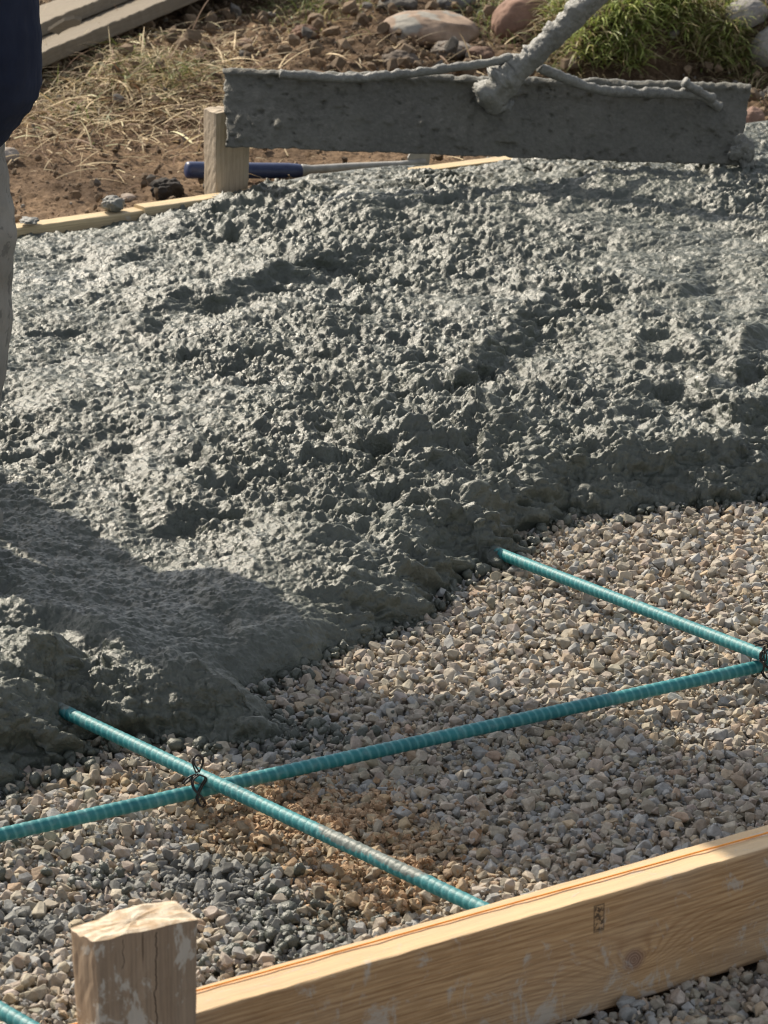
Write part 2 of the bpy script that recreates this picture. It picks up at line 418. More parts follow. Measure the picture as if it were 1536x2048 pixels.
# ------------------------------------------------------------------ stones
def proto(npts, seed, bevel=0.0, boxy=0.0, flat=(0.55, 0.85)):
    r = np.random.default_rng(seed)
    p = r.normal(size=(npts, 3)); p /= np.linalg.norm(p, axis=1)[:, None]
    if boxy: p = np.sign(p)*np.abs(p)**(1-boxy)
    p *= r.uniform(0.82, 1.12, (npts, 1))
    p *= np.array([1.0, r.uniform(0.62, 0.92), r.uniform(*flat)])
    bm = bmesh.new()
    for q in p: bm.verts.new(q)
    res = bmesh.ops.convex_hull(bm, input=bm.verts)
    bmesh.ops.delete(bm, geom=list({v for v in res['geom_interior'] if isinstance(v, bmesh.types.BMVert)}), context='VERTS')
    loose = [v for v in bm.verts if not v.link_faces]
    bmesh.ops.delete(bm, geom=loose, context='VERTS')
    bmesh.ops.dissolve_limit(bm, angle_limit=0.3, verts=bm.verts, edges=bm.edges)
    if bevel: bmesh.ops.bevel(bm, geom=list(bm.edges), offset=bevel, segments=1, affect='EDGES', profile=0.6)
    bmesh.ops.triangulate(bm, faces=bm.faces)
    bm.verts.index_update()
    v = np.array([q.co[:] for q in bm.verts]); f = np.array([[q.index for q in fc.verts] for fc in bm.faces]); bm.free()
    return v, f
def rotm(r, n, tilt=0.6):
    a = r.uniform(0, 2*math.pi, n); b = r.normal(0, tilt, n); c = r.normal(0, tilt, n)
    ca, sa, cb, sb, cc, sc = np.cos(a), np.sin(a), np.cos(b), np.sin(b), np.cos(c), np.sin(c)
    Z = np.zeros((n, 3, 3)); Rz = Z.copy(); Ry = Z.copy(); Rx = Z.copy()
    Rz[:, 0, 0] = ca; Rz[:, 0, 1] = -sa; Rz[:, 1, 0] = sa; Rz[:, 1, 1] = ca; Rz[:, 2, 2] = 1
    Ry[:, 0, 0] = cb; Ry[:, 0, 2] = sb; Ry[:, 2, 0] = -sb; Ry[:, 2, 2] = cb; Ry[:, 1, 1] = 1
    Rx[:, 1, 1] = cc; Rx[:, 1, 2] = -sc; Rx[:, 2, 1] = sc; Rx[:, 2, 2] = cc; Rx[:, 0, 0] = 1
    return Rz @ Ry @ Rx
def scatter(protos, pos, size, cols, seed=0, tilt=0.6):
    r = np.random.default_rng(seed); n = len(pos); R = rotm(r, n, tilt); pi = r.integers(0, len(protos), n)
    VV, FF, CC = [], [], []; off = 0
    for k, (pv, pf) in enumerate(protos):
        idx = np.where(pi == k)[0]
        if not len(idx): continue
        v = np.einsum('nij,vj->nvi', R[idx], pv)*size[idx][:, None, None]+pos[idx][:, None, :]
        f = pf[None]+(np.arange(len(idx))*len(pv))[:, None, None]+off
        VV.append(v.reshape(-1, 3)); FF.append(f.reshape(-1, 3)); CC.append(np.repeat(cols[idx], len(pv), axis=0)); off += len(idx)*len(pv)
    return np.concatenate(VV), np.concatenate(FF), np.concatenate(CC)

# board frame (near form board)
e1 = at_z(768, 1866, BZ); e2 = at_z(1536, 1647, BZ)
bdir = (e2-e1).normalized(); bnor = Vector((bdir.y, -bdir.x, 0))       # bnor points to the camera side
def board_s(X, Y): return (X-e1.x)*bnor.x+(Y-e1.y)*bnor.y

def gravel_base(X, Y):
    return 0.006*fbm(X*4, Y*4, 3, 301)+np.where(board_s(X, Y) > 0.02, -0.002, 0)
# place stones by dropping them on a height map
x0, x1, y0, y1, cs = -0.62, 0.72, 2.25, 3.95, 0.0022
gx, gy = int((x1-x0)/cs), int((y1-y0)/cs)
GX, GY = np.meshgrid(x0+np.arange(gx)*cs, y0+np.arange(gy)*cs, indexing='ij')
HM = gravel_base(GX, GY)-0.020
lo_c = inside(GX, GY-0.0, poly)&(dist_poly(GX, GY, EP) > 0.05)
inb = (board_s(GX, GY) > -0.001) & (board_s(GX, GY) < 0.039)
vis = (np.abs(GX) < 0.118*GY+0.10)
ok = (~lo_c) & (~inb) & vis
cand = np.argwhere(ok)
r = np.random.default_rng(5)
S_pos, S_size = [], []
def drop(count, smin, smax, power, tries):
    sel = cand[r.integers(0, len(cand), (count, tries))]
    rad = smin+(smax-smin)*r.random(count)**power
    for k in range(count):
        R = rad[k]; rc = max(1, int(R*0.8/cs)); best = None
        for t in range(tries):
            i, j = sel[k, t]
            h = HM[i, j]
            if best is None or h < best[0]: best = (h, i, j)
        _, i, j = best
        a, b2, c, d2 = max(0, i-rc), min(gx, i+rc+1), max(0, j-rc), min(gy, j+rc+1)
        win = HM[a:b2, c:d2]; z = float(win.mean())*0.6+float(win.max())*0.4+R*0.42
        x = x0+i*cs; y = y0+j*cs
        bs = (x-e1.x)*bnor.x+(y-e1.y)*bnor.y
        if -R*0.8 < bs < 0.038+R*0.8: continue
        dd = ((GX[a:b2, c:d2]-x)**2+(GY[a:b2, c:d2]-y)**2)/(R*R)
        HM[a:b2, c:d2] = np.maximum(win, np.where(dd < 0.9, z+R*0.6*np.sqrt(np.clip(1-dd, 0, 1)), -9))
        S_pos.append((x, y, z)); S_size.append(R)
drop(8500, 0.005, 0.008, 1.0, 2)
n_hidden = len(S_pos)
drop(28000, 0.0032, 0.0080, 1.5, 5)
drop(12000, 0.0016, 0.0034, 1.0, 4)
pos = np.array(S_pos); size = np.array(S_size); n = len(pos)
print('stones', n, 'z', pos[:, 2].mean(), np.percentile(pos[:, 2], 95))
zsurf = np.percentile(pos[n_hidden:, 2], 80)
pos[:, 2] -= zsurf-0.001+0.0
base = np.array([0.42, 0.37, 0.30])
cols = base[None]*r.normal(0.95, 0.11, (n, 1))*np.array([1, 1, 1])+r.normal(0, 0.007, (n, 3))
warm = r.random(n) < 0.16; cols[warm] *= np.array([1.04, 0.93, 0.82])
greyi = r.random(n) < 0.25; cols[greyi] = cols[greyi].mean(1)[:, None]*np.array([0.99, 0.98, 0.93])
# stones splashed with grey cement slurry, and dusty with soil, in patches
def patch(px, py, sx, sy, z=0.01):
    p = at_z(px, py, z); return np.exp(-((pos[:, 0]-p.x)/sx)**2-((pos[:, 1]-p.y)/sy)**2)
jn = 0.6*fbm(pos[:, 0]*22, pos[:, 1]*22, 3, 88)
sl = patch(480, 1760, 0.07, 0.09)+patch(640, 1860, 0.06, 0.07)*1.2+patch(180, 1770, 0.04, 0.05)*.7+patch(380, 1700, .05, .06)*.6+patch(590, 1470, 0.05, 0.08)+patch(60, 1900, .05, .06)*.7+patch(30, 1800, .05, .06)*.8
dk = (sl+jn+r.normal(0, 0.12, n)) > 0.74
cols[dk] = cols[dk].mean(1)[:, None]*np.array([0.70, 0.70, 0.65])*r.normal(1, 0.25, (dk.sum(), 1))
so = patch(620, 1630, 0.10, 0.07)+patch(760, 1730, 0.075, 0.11)+patch(470, 1640, 0.05, 0.06)*.8+patch(260, 1560, .10, .05)*.5
ds = (so+jn+r.normal(0, 0.12, n)) > 0.55
cols[ds] = cols[ds]*np.array([0.93, 0.82, 0.67])
cols = np.clip(cols, 0.05, 0.7)
pr_big = [proto(15, 900+i, 0.055, 0.25) for i in range(26)]
pr_low = [proto(11, 700+i, 0.0, 0.2) for i in range(12)]
big = (np.arange(n) >= n_hidden) & (size > 0.0042)
Va, Fa, Ca = scatter(pr_big, pos[big], size[big]*1.12, cols[big], 1)
Vb, Fb, Cb = scatter(pr_low, pos[~big], size[~big]*1.12, cols[~big], 2)
g = link_mesh('gravel', np_mesh('gravel', np.concatenate([Va, Vb]), np.concatenate([Fa, Fb+len(Va)]), col=np.concatenate([Ca, Cb])), M_GRAVEL)
tag(g, 'crushed tan and grey limestone gravel under the blue green bars', 'gravel', kind='stuff')

# ragged crumbs of wet concrete along the edge and splashed on the stones
def crumbs():
    rr = np.random.default_rng(404); P = []; S = []
    for i in range(2, len(edge)-2):
        a_, b_ = edge[i], edge[i+1]; L_ = (b_-a_).length; m_ = int(L_/0.0032)
        for _ in range(m_):
            t = rr.random(); w_ = a_*(1-t)+b_*t; nn = Vector((b_.y-a_.y, -(b_.x-a_.x), 0)).normalized()
            dd = rr.normal(0.001, 0.007); P.append((w_.x+nn.x*dd, w_.y+nn.y*dd, 0.002+rr.random()*0.006)); S.append(0.0025+0.0075*rr.random()**2)
    for px, py, sx, sy, m_ in ((590, 1478, .03, .022, 150), (190, 1765, .018, .02, 60), (610, 1865, .03, .03, 110), (640, 1450, .04, .03, 40), (1160, 1052, .02, .01, 40), (470, 1850, .05, .06, 50), (30, 1690, .03, .04, 30)):
        p = at_z(px, py, 0.0)
        for _ in range(m_):
            x, y = p.x+rr.normal(0, sx), p.y+rr.normal(0, sy); i_ = min(gx-1, max(0, int((x-x0)/cs))); j_ = min(gy-1, max(0, int((y-y0)/cs)))
            P.append((x, y, float(HM[i_, j_])-zsurf+0.001)); S.append(0.002+0.007*rr.random()**2.5)
    return np.array(P), np.array(S)
pr_cr = [proto(30, 1300+i, 0.0, 0.0, (0.45, 0.8)) for i in range(12)]
kp, ks = crumbs(); Vk, Fk, Ck = scatter(pr_cr, kp, ks, np.full((len(kp), 3), 0.1), 405, 1.0)
tag(link_mesh('concrete_crumbs', np_mesh('concrete_crumbs', Vk, Fk, True, col=Ck), M_CONC), 'small wet concrete crumbs along the pour edge and on the gravel', 'concrete crumbs', kind='stuff')

# gravel bed and the wide ground
def flat_sheet(name, X0, X1, Y0, Y1, z, m, nx=60, ny=60, amp=0.0, col=(1, 1, 1)):
    XX, YY = np.meshgrid(np.linspace(X0, X1, nx), np.linspace(Y0, Y1, ny), indexing='xy')
    ZZ = z+amp*fbm(XX*7, YY*7, 3, 3)
    me = np_mesh(name, np.stack([XX, YY, ZZ], -1).reshape(-1, 3), grid_faces(ny, nx), True, col=np.tile(np.array(col), (nx*ny, 1)))
    o = link_mesh(name, me, m); o['kind'] = 'structure'; return o
mb, ntb, bb = mat('fine_gravel_bed'); q = N(ntb); v = q.coord()
ff = q.noise(v, 130, 6, 0.75); q.link(q.ramp(ff, [(0.3, (0.07, 0.055, 0.04)), (0.7, (0.26, 0.22, 0.18))]), bb.inputs['Base Color'])
bb.inputs['Roughness'].default_value = 0.95; q.bump(bb, ff, 1.0, 0.01)
flat_sheet('gravel_bed', -2.5, 2.5, 0.4, 4.7, -0.027, mb, 120, 120, 0.004)
flat_sheet('ground', -120, 120, -60, 220, -0.30, M_SOIL, 40, 40)

# ------------------------------------------------------------------ soil bank behind the far board
def soil_base(X, Y):
    d = Y-far_y(X)
    h = 0.062+0.055*np.clip(d, 0, 9)+0.014*fbm(X*3, Y*3, 3, 500)
    h = h+0.05*smooth01((Y-6.35)/0.5)
    # sod mound that carries the green grass, top right, with a steep dark front
    m = smooth01((X-0.27+0.05*fbm(Y*6, X*0+1, 2, 3))/0.10)*smooth01((Y-(5.98+0.03*np.sin(X*13)))/0.07)
    h = h+0.10*m
    h = h-0.03*np.exp(-((X-0.47)/0.28)**2-((Y-5.90)/0.09)**2)
    h = h+0.035*np.exp(-((X+0.3)/0.25)**2-((Y-5.85)/0.3)**2)
    return np.where(d < 0, 0.03, h)
nr2, nc2 = 620, 560
ys2 = np.linspace(4.3, 8.6, nr2); us2 = np.linspace(-0.17, 0.17, nc2)
Y2, U2 = np.meshgrid(ys2, us2, indexing='ij'); X2 = U2*Y2
Z2 = soil_base(X2, Y2); d2 = Y2-far_y(X2)
sr = smooth01((Y2-5.35)/0.5)*0.7+0.3
wx2 = X2+0.012*fbm(X2*40, Y2*40, 3, 1); wy2 = Y2+0.012*fbm(X2*40, Y2*40, 3, 2)
Z2 = Z2+sr*(0.7*lumps(wx2, wy2, 0.085, 0.35, 0.014, 0.036, 0.7, 600)+0.9*lumps(wx2, wy2, 0.030, 0.7, 0.005, 0.014, 0.7, 620)+0.02*fbm(X2*16, Y2*16, 4, 640, 0.6))+0.8*lumps(wx2, wy2, 0.016, 0.7, 0.004, 0.008, 0.7, 660)+0.004*fbm(X2*70, Y2*70, 3, 650)
Z2 = np.where(d2 < 0.03, -0.03, Z2)
V2 = np.stack([X2, Y2, Z2], -1).reshape(-1, 3); F2 = grid_faces(nr2, nc2)
k2 = (d2 > -0.02).reshape(-1); F2 = F2[k2[F2].all(1)]
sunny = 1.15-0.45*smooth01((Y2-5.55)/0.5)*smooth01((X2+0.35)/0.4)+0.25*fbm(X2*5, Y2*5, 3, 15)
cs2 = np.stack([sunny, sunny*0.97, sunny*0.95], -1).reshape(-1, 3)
s = link_mesh('soil_bank', np_mesh('soil_bank', V2, F2, True, col=cs2), M_SOIL); s['kind'] = 'structure'
_SY = np.linspace(4.3, 8.9, 461); _SX = np.linspace(-1.6, 1.6, 321)
_XX, _YY = np.meshgrid(_SX, _SY); _SB = soil_base(_XX, _YY)
def on_soil(px, py):
    d = ray(px, py); d = d/d.y; Y = 4.75
    while Y < 8.5:
        z = CH+d.z*Y
        if z < _SB[int((Y-4.3)/0.01), min(320, max(0, int((d.x*Y+1.6)/0.01)))]: break
        Y += 0.01
    return Vector((d.x*Y, Y, CH+d.z*Y))

# soil crumbs and clods
r = np.random.default_rng(77)
def soil_clods():
    n = 11000
    Y = 4.78+3.0*r.random(n)**1.15; X = (r.random(n)*0.27-0.135)*Y
    k = (Y-far_y(X)) > 0.05; X, Y = X[k], Y[k]; n = len(X)
    far = smooth01((Y-5.3)/0.6)
    sz = (0.0020+0.013*r.random(n)**9)*(0.65+0.6*far)
    z = soil_base(X, Y)+0.006+sz*0.5+0.012*far
    c = np.array([0.20, 0.145, 0.095])[None]*r.normal(0.85, 0.22, (n, 1))
    gre = (r.random(n) < 0.07+0.18*smooth01((X+0.1)/0.3)*far); c[gre] = np.array([0.17, 0.155, 0.135])*r.normal(1, 0.25, (gre.sum(), 1))
    return np.stack([X, Y, z], -1), sz, np.clip(c, 0.015, 0.5)
cp, csz, cc = soil_clods()
pr_clod = [proto(24, 300+i, 0.0, 0.0, (0.45, 0.85)) for i in range(20)]
Vc, Fc, Cc = scatter(pr_clod, cp, csz, cc, 9, 1.0)
o = link_mesh('soil_clods', np_mesh('soil_clods', Vc, Fc, False, col=Cc), M_CLOD)
tag(o, 'loose brown soil crumbs and clods strewn behind the far board', 'soil', kind='stuff')

# soil spilled on the gravel
def dirt_patch():
    n = 9000
    cs_ = [(600, 1612, .065, .035, .42), (690, 1650, .05, .03, .2), (770, 1740, .06, .055, .38)]
    P, S, Cc_ = [], [], []
    for px, py, sx, sy, w in cs_:
        p = at_z(px, py, 0.0); m = int(n*w)
        X = p.x+r.normal(0, sx*.6, m); Y = p.y+r.normal(0, sy*1.0, m)
        ii = np.clip(((X-x0)/cs).astype(int), 0, gx-1); jj = np.clip(((Y-y0)/cs).astype(int), 0, gy-1)
        z = HM[ii, jj]-zsurf+0.001-0.0015
        q = fbm(X*45, Y*45, 3, 808) > -0.12
        P.append(np.stack([X, Y, z], -1)[q]); sz = 0.0012+0.0036*r.random(m)**2.5; S.append(sz[q])
        c = np.array([0.44, 0.30, 0.185])*r.normal(0.9, 0.16, (m, 1)); Cc_.append(c[q])
    return np.concatenate(P), np.concatenate(S), np.clip(np.concatenate(Cc_), 0.04, .6)
dp, dsz, dc = dirt_patch()
Vd, Fd, Cd = scatter(pr_low, dp, dsz, dc, 19, 1.0)
o = link_mesh('spilled_soil', np_mesh('spilled_soil', Vd, Fd, False, col=Cd), M_CLOD)
tag(o, 'crumbly reddish brown soil spilled on the gravel beside the bar', 'soil', kind='stuff')

# ------------------------------------------------------------------ grass and straw ribbons
def ribbons(P, L, W, dirs, droop, cols, seed=0, seg=5, lift=0.9):
    r = np.random.default_rng(seed); n = len(P)
    VV = np.zeros((n, seg+1, 2, 3)); side = np.stack([-dirs[:, 1], dirs[:, 0], np.zeros(n)], -1)
    side = side*np.cos(0.6)+np.array([0, 0, 1])*r.uniform(-.6, .6, (n, 1))
    cur = P.copy(); ang = np.full(n, 1.0)*lift+r.normal(0, 0.25, n)
    bend = r.normal(0, 0.25, (n, 1))
    d = dirs.copy()
    for i in range(seg+1):
        t = i/seg; w = W*(1-0.85*t**2)*0.5
        VV[:, i, 0] = cur-side*w[:, None]; VV[:, i, 1] = cur+side*w[:, None]
        step = L/seg
        dd = d+np.stack([-d[:, 1], d[:, 0]], -1)*bend*t
        cur = cur+np.stack([dd[:, 0]*np.cos(ang), dd[:, 1]*np.cos(ang), np.sin(ang)], -1)*step[:, None]
        ang = ang-droop*(0.5+r.random(n))
    b = np.arange(n)[:, None]*(seg+1)*2; fs = []
    for i in range(seg): fs.append(np.stack([b[:, 0]+i*2, b[:, 0]+i*2+1, b[:, 0]+i*2+3, b[:, 0]+i*2+2], -1))
    Fv = np.stack(fs, 1).reshape(-1, 4)
    return VV.reshape(-1, 3), Fv, np.repeat(cols, (seg+1)*2, axis=0)
r = np.random.default_rng(31)
def grass_area():
    out = []
    while len(out) < 13000:
        px = random.uniform(1090, 1560); py = random.uniform(-70, 150)
        lim = 150-max(0, (1180-px))*0.9-max(0, px-1500)*1.2
        if py > lim or (px > 1400 and py < 70 and random.random() < 0.85): continue
        out.append(on_soil(px, py))
    P = np.array([(p.x, p.y, p.z+0.006) for p in out]); X = P[:, 0]; Y = P[:, 1]
    k = fbm(X*14, Y*10, 3, 900)*1.6+0.30 > r.random(len(X))*0.6; P = P[k]; X = X[k]; Y = Y[k]; n = len(P)
    a = r.uniform(0, 2*math.pi, n); fr = Y < 6.12; a[fr] = r.normal(-math.pi/2, 0.8, fr.sum())
    D = np.stack([np.cos(a), np.sin(a)], -1)
    L = 0.025+0.06*r.random(n)**1.5; W = r.uniform(0.0018, 0.0048, n)
    c = np.array([0.33, 0.39, 0.115])*r.normal(1, 0.34, (n, 1))+r.normal(0, 0.008, (n, 3))
    dry = r.random(n) < 0.25+0.35*(fbm(X*7, Y*7, 2, 44) > 0.15); c[dry] = np.array([0.36, 0.30, 0.16])*r.normal(1, 0.2, (dry.sum(), 1))
    return ribbons(P, L, W, D, 0.32, np.clip(c, 0.02, 0.6), 4, 5, 1.05)
gv, gf, gc = grass_area()
o = link_mesh('grass', np_mesh('grass', gv, gf, True, col=gc), M_GRASS)
tag(o, 'clump of green and yellowing grass hanging over the dark bank', 'grass', kind='stuff')
def sparse_green():
    out = []
    for cx, cy, n, sx, sy in ((250, 150, 260, 50, 30), (330, 175, 200, 25, 18), (600, 30, 420, 60, 22), (380, 165, 150, 40, 25), (1150, 120, 350, 40, 30), (1520, 150, 120, 25, 25), (1120, 40, 260, 30, 30), (1490, 110, 320, 30, 35), (1400, 20, 200, 60, 20), (1010, 60, 140, 30, 20), (980, 20, 300, 40, 20), (160, 220, 120, 40, 30)):
        for _ in range(n): out.append(on_soil(min(max(cx+random.gauss(0, sx), -60), 1600), cy+random.gauss(0, sy)))
    P = np.array([(p.x, p.y, p.z+0.006) for p in out]); n = len(P); a = r.uniform(0, 2*math.pi, n)
    c = np.array([0.16, 0.20, 0.06])*r.normal(1, 0.25, (n, 1)); dry = r.random(n) < 0.5; c[dry] = np.array([0.4, 0.33, 0.18])*r.normal(1, .2, (dry.sum(), 1))
    return ribbons(P, 0.025+0.055*r.random(n), r.uniform(0.0012, 0.0026, n), np.stack([np.cos(a), np.sin(a)], -1), 0.35, np.clip(c, .02, .6), 6, 5, 0.9)
gv, gf, gc = sparse_green()
o = link_mesh('sparse_grass', np_mesh('sparse_grass', gv, gf, True, col=gc), M_GRASS)
tag(o, 'sparse half dead grass tufts growing in the brown soil', 'grass', kind='stuff')
def straw():
    out = []
    while len(out) < 6000:
        px = random.uniform(-40, 520) if random.random() < 0.82 else random.uniform(500, 1560); py = random.gauss(190, 75) if px < 520 else random.gauss(160, 90)
        if py < -40 or py > 400: continue
        if px < 520 and random.random() < (0.35 if py > 260 else 0.0): continue
        p = on_soil(px, py)
        if p.y-float(far_y(p.x)) < 0.06: continue
        out.append(p)
    P = np.array([(p.x, p.y, p.z+0.010+random.random()*0.012) for p in out]); n = len(P); a = r.uniform(0, 2*math.pi, n)
    c = np.array([0.58, 0.46, 0.28])*r.normal(0.9, 0.28, (n, 1)); br = r.random(n) < 0.3; c[br] = np.array([0.2, 0.12, 0.07])
    L = 0.02+0.085*r.random(n)**2.4; return ribbons(P, L, r.uniform(0.001, 0.0032, n), np.stack([np.cos(a), np.sin(a)], -1), 0.12, np.clip(c, .04, .75), 8, 5, 0.22)
gv, gf, gc = straw()
o = link_mesh('straw', np_mesh('straw', gv, gf, True, col=gc), M_STRAW)
tag(o, 'dry pale straw and dead stems littered over the brown soil', 'straw', kind='stuff')

# ------------------------------------------------------------------ rocks
def rock(name, label, px, py, w, h, depth, col, seed, rot=0.0, cat='rock', group='boulders on the soil bank', z=None, m=None, blotch=None, rough=0.05, point=None):
    """w,h = pixel size as seen; placed on the bank"""
    if point is None:
        g_ = on_soil(px, py+h*0.36); point = at_y(px, py, g_.y)
    p = point
    sc = F/(p.y*math.cos(PITCH)+(CH-p.z)*math.sin(PITCH))
    sx, sz = w/sc/2, h/sc/2
    bm = bmesh.new(); bmesh.ops.create_icosphere(bm, subdivisions=5, radius=1.0)
    co = np.array([v.co[:] for v in bm.verts]); rr = np.random.default_rng(seed)
    for _ in range(7):
        nrm = rr.normal(size=3); nrm /= np.linalg.norm(nrm); dd = rr.uniform(0.80, 0.93)
        t = co@nrm-dd; co -= np.where(t > 0, t*0.8, 0)[:, None]*nrm[None]
    q = fbm(co[:, 0]*1.7+seed, co[:, 1]*1.7+co[:, 2]*1.3, 4, seed)*rough*2+fbm(co[:, 0]*9, co[:, 1]*9+co[:, 2]*7, 3, seed+3)*rough*0.4
    co *= (1+q)[:, None]; co *= np.array([sx, sx*depth, sz])
    c_, s_ = math.cos(rot), math.sin(rot)
    X, Z = co[:, 0]*c_-co[:, 2]*s_, co[:, 0]*s_+co[:, 2]*c_
    co[:, 0], co[:, 2] = X, Z
    base = np.tile(np.array(col), (len(co), 1))*(1+0.35*fbm(co[:, 0]*30, co[:, 2]*30+co[:, 1]*20, 3, seed+9))[:, None]
    if blotch is not None:
        k = fbm(co[:, 0]*22, co[:, 2]*22+co[:, 1]*22, 3, seed+5)+0.9*(co[:, 2]/sz)*0.35 > blotch[1]
        base[k] = np.array(blotch[0])
    f = np.array([[v.index for v in fc.verts] for fc in bm.faces]); bm.free()
    me = np_mesh(name, co, f, True, col=np.clip(base, 0.02, 0.8)); o = link_mesh(name, me, m or M_ROCK)
    o.location = p; tag(o, label, cat, group); return o
rock('boulder', 'long tan cobble with grey cement crumbs on its top, behind the blade', 860, 60, 196, 82, 0.8, (0.34, 0.25, 0.185), 3, -0.06, blotch=((0.33, 0.31, 0.27), 0.42), rough=0.04)
rock('boulder', 'reddish boulder just left of the tool handle', 1045, 45, 130, 110, 0.8, (0.27, 0.165, 0.12), 8, 0.35)
rock('boulder', 'smooth dark grey cobble touching the top of the frame between two tan ones', 915, 6, 84, 52, 0.9, (0.15, 0.15, 0.145), 12)
rock('boulder', 'small dark crusty stone above the long tan cobble', 795, 10, 80, 40, 0.9, (0.12, 0.11, 0.095), 14, 0.0, rough=.1)
rock('boulder', 'pale grey rock at the right end of the grass', 1492, 28, 92, 62, 0.9, (0.30, 0.285, 0.26), 17, 0.3, rough=.07)
rock('boulder', 'light grey rock cut by the right edge below the grass tips', 1550, 96, 100, 90, 0.9, (0.33, 0.31, 0.28), 21, 0.2)
rock('boulder', 'pinkish brown stone right of the blade end', 1508, 240, 44, 56, 1.0, (0.27, 0.17, 0.13), 24)
rock('stone', 'small brown stone alone on the soil above the blade', 490, 92, 46, 32, 1.0, (0.26, 0.18, 0.13), 27, group='small stones on the soil')
rock('stone', 'brown triangular stone beneath the reddish boulder', 960, 112, 60, 42, 1.0, (0.2, 0.125, 0.09), 29, group='small stones on the soil', rough=.09)
rock('stone', 'grey brown stone under the long tan cobble, left one', 800, 122, 74, 46, 1.0, (0.15, 0.12, 0.095), 37, group='small stones on the soil', rough=.1)
rock('stone', 'flat grey stone lying right below the long tan cobble', 905, 100, 90, 36, 1.0, (0.19, 0.165, 0.14), 39, group='small stones on the soil', rough=.09)
rock('stone', 'round brown clod stone left of the long tan cobble', 610, 72, 60, 48, 1.0, (0.15, 0.085, 0.055), 47, group='small stones on the soil', rough=.12)
rock('stone', 'small grey stone at the left edge beside the worker', 16, 312, 46, 34, 1.0, (0.33, 0.29, 0.25), 33, group='small stones on the soil')
rock('stone', 'pale stone lying just behind the grey lump on the board', 254, 396, 36, 18, 1.0, (0.34, 0.28, 0.23), 35, group='small stones on the soil')
rock('dirt_clod', 'black damp clod of soil left of the far stake', 334, 382, 66, 46, 1.0, (0.035, 0.03, 0.026), 41, cat='clod', group=None, rough=.2)
p = at_z(225, 408, BZ+0.008); rock('concrete_lump', 'grey lump of concrete resting on the far board', 0, 0, 50, 34, 1.0, (0.12, 0.12, 0.11), 43, cat='concrete lump', group=None, m=M_CRUST, rough=.14, point=p)
p = at_z(60, 440, BZ+0.004); rock('concrete_crumbs', 'thin grey smear of concrete on the left end of the far board', 0, 0, 44, 10, 1.2, (0.14, 0.14, 0.12), 45, cat='concrete crumb', group=None, m=M_CRUST, rough=.2, point=p)

# ------------------------------------------------------------------ boards
def board(name, a, b, width, height, m, label, cat='board', group=None, seed=0, zoff=0.0, jitter=0.0003, roll=0.0, top=True):
    """box whose local X runs a->b (top back edge when roll=0); local Z up from the bottom"""
    a = Vector(a); b = Vector(b); d = b-a; L = d.length; ex = d.normalized()
    ey = Vector((ex.y, -ex.x, 0)).normalized(); ez = ex.cross(ey)
    if ez.z < 0: ez = -ez
    if roll:
        R = Matrix.Rotation(roll, 3, ex); ey = R@ey; ez = R@ez
    nx = max(8, int(L/0.012)); rr = random.Random(seed)
    prof = []                                            # rounded rectangle profile in (y,z), y towards the camera
    rad = 0.0026
    for (cy, cz, a0) in ((width-rad, height-rad, 0), (rad, height-rad, 90), (rad, rad, 180), (width-rad, rad, 270)):
        for k in range(4):
            t = math.radians(a0+k*30); prof.append((cy+rad*math.cos(t), cz+rad*math.sin(t)))
    rings = []
    for i in range(nx+1):
        x = L*i/nx; nz = rr.uniform(-jitter, jitter); ny = rr.uniform(-jitter, jitter)
        rings.append([Vector((x, y+ny*(1 if y > width/2 else 0), z+nz*(1 if z > height/2 else 0)+rr.uniform(-jitter, jitter)*0.5)) for y, z in prof])
    V, Fc = loft(rings); me = py_mesh(name, V, Fc, False)
    o = bpy.data.objects.new(name, me); C.objects.link(o); me.materials.append(m)
    M = Matrix((ex, ey, ez)).transposed().to_4x4(); M.translation = a-ez*height
    o.matrix_world = M
    tag(o, label, cat, group); return o
bL = e1-bdir*0.75; bR = e2+bdir*0.55
# stamp and knot position along the board
def along(px, py):
    d = ray(px, py); n_ = bnor; o0 = Vector((0, 0, CH)); pt = e1+bnor*0.038
    t = (pt-o0).dot(n_)/d.dot(n_); w = o0+d*t
    return (w-bL).dot(bdir), w.z-(BZ-0.094)
kx, kz = along(1268, 1920); sx_, sz_ = along(1198, 1836)
M_BOARD = m_wood('pine_form_board', sunlit_top=(0.70, 0.53, 0.32), stain=1.0, light=(0.56, 0.365, 0.19), dark=(0.34, 0.175, 0.075), ring=150, knot=(kx, kz, 0.013), stamp=(sx_, sz_, 0.0052, 0.011))
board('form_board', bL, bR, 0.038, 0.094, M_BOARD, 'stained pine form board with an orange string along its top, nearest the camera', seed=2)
sl_ = bnor*0.012
sp = []
for i in range(60):
    t = i/59; p = (bL*(1-t)+bR*t); s_ = (p-e1).dot(bdir); off = 0.0112+0.016*s_
    sp.append(p+bnor*off+Vector((0, 0, 0.0014)))
Vv, Fv = tube(sp, 0.0007, 6)
ms, nts, bs_ = mat('orange_twine'); bs_.inputs['Base Color'].default_value = (0.80, 0.22, 0.03, 1); bs_.inputs['Roughness'].default_value = 0.6
q = N(nts); q.link(q.ramp(q.noise(q.coord(), 40, 4), [(0.3, (0.82, 0.27, 0.03)), (0.7, (0.95, 0.40, 0.06))]), bs_.inputs['Base Color'])
tag(link_mesh('string_line', py_mesh('string_line', Vv, Fv), ms), 'taut orange string line lying along the near board top', 'string')

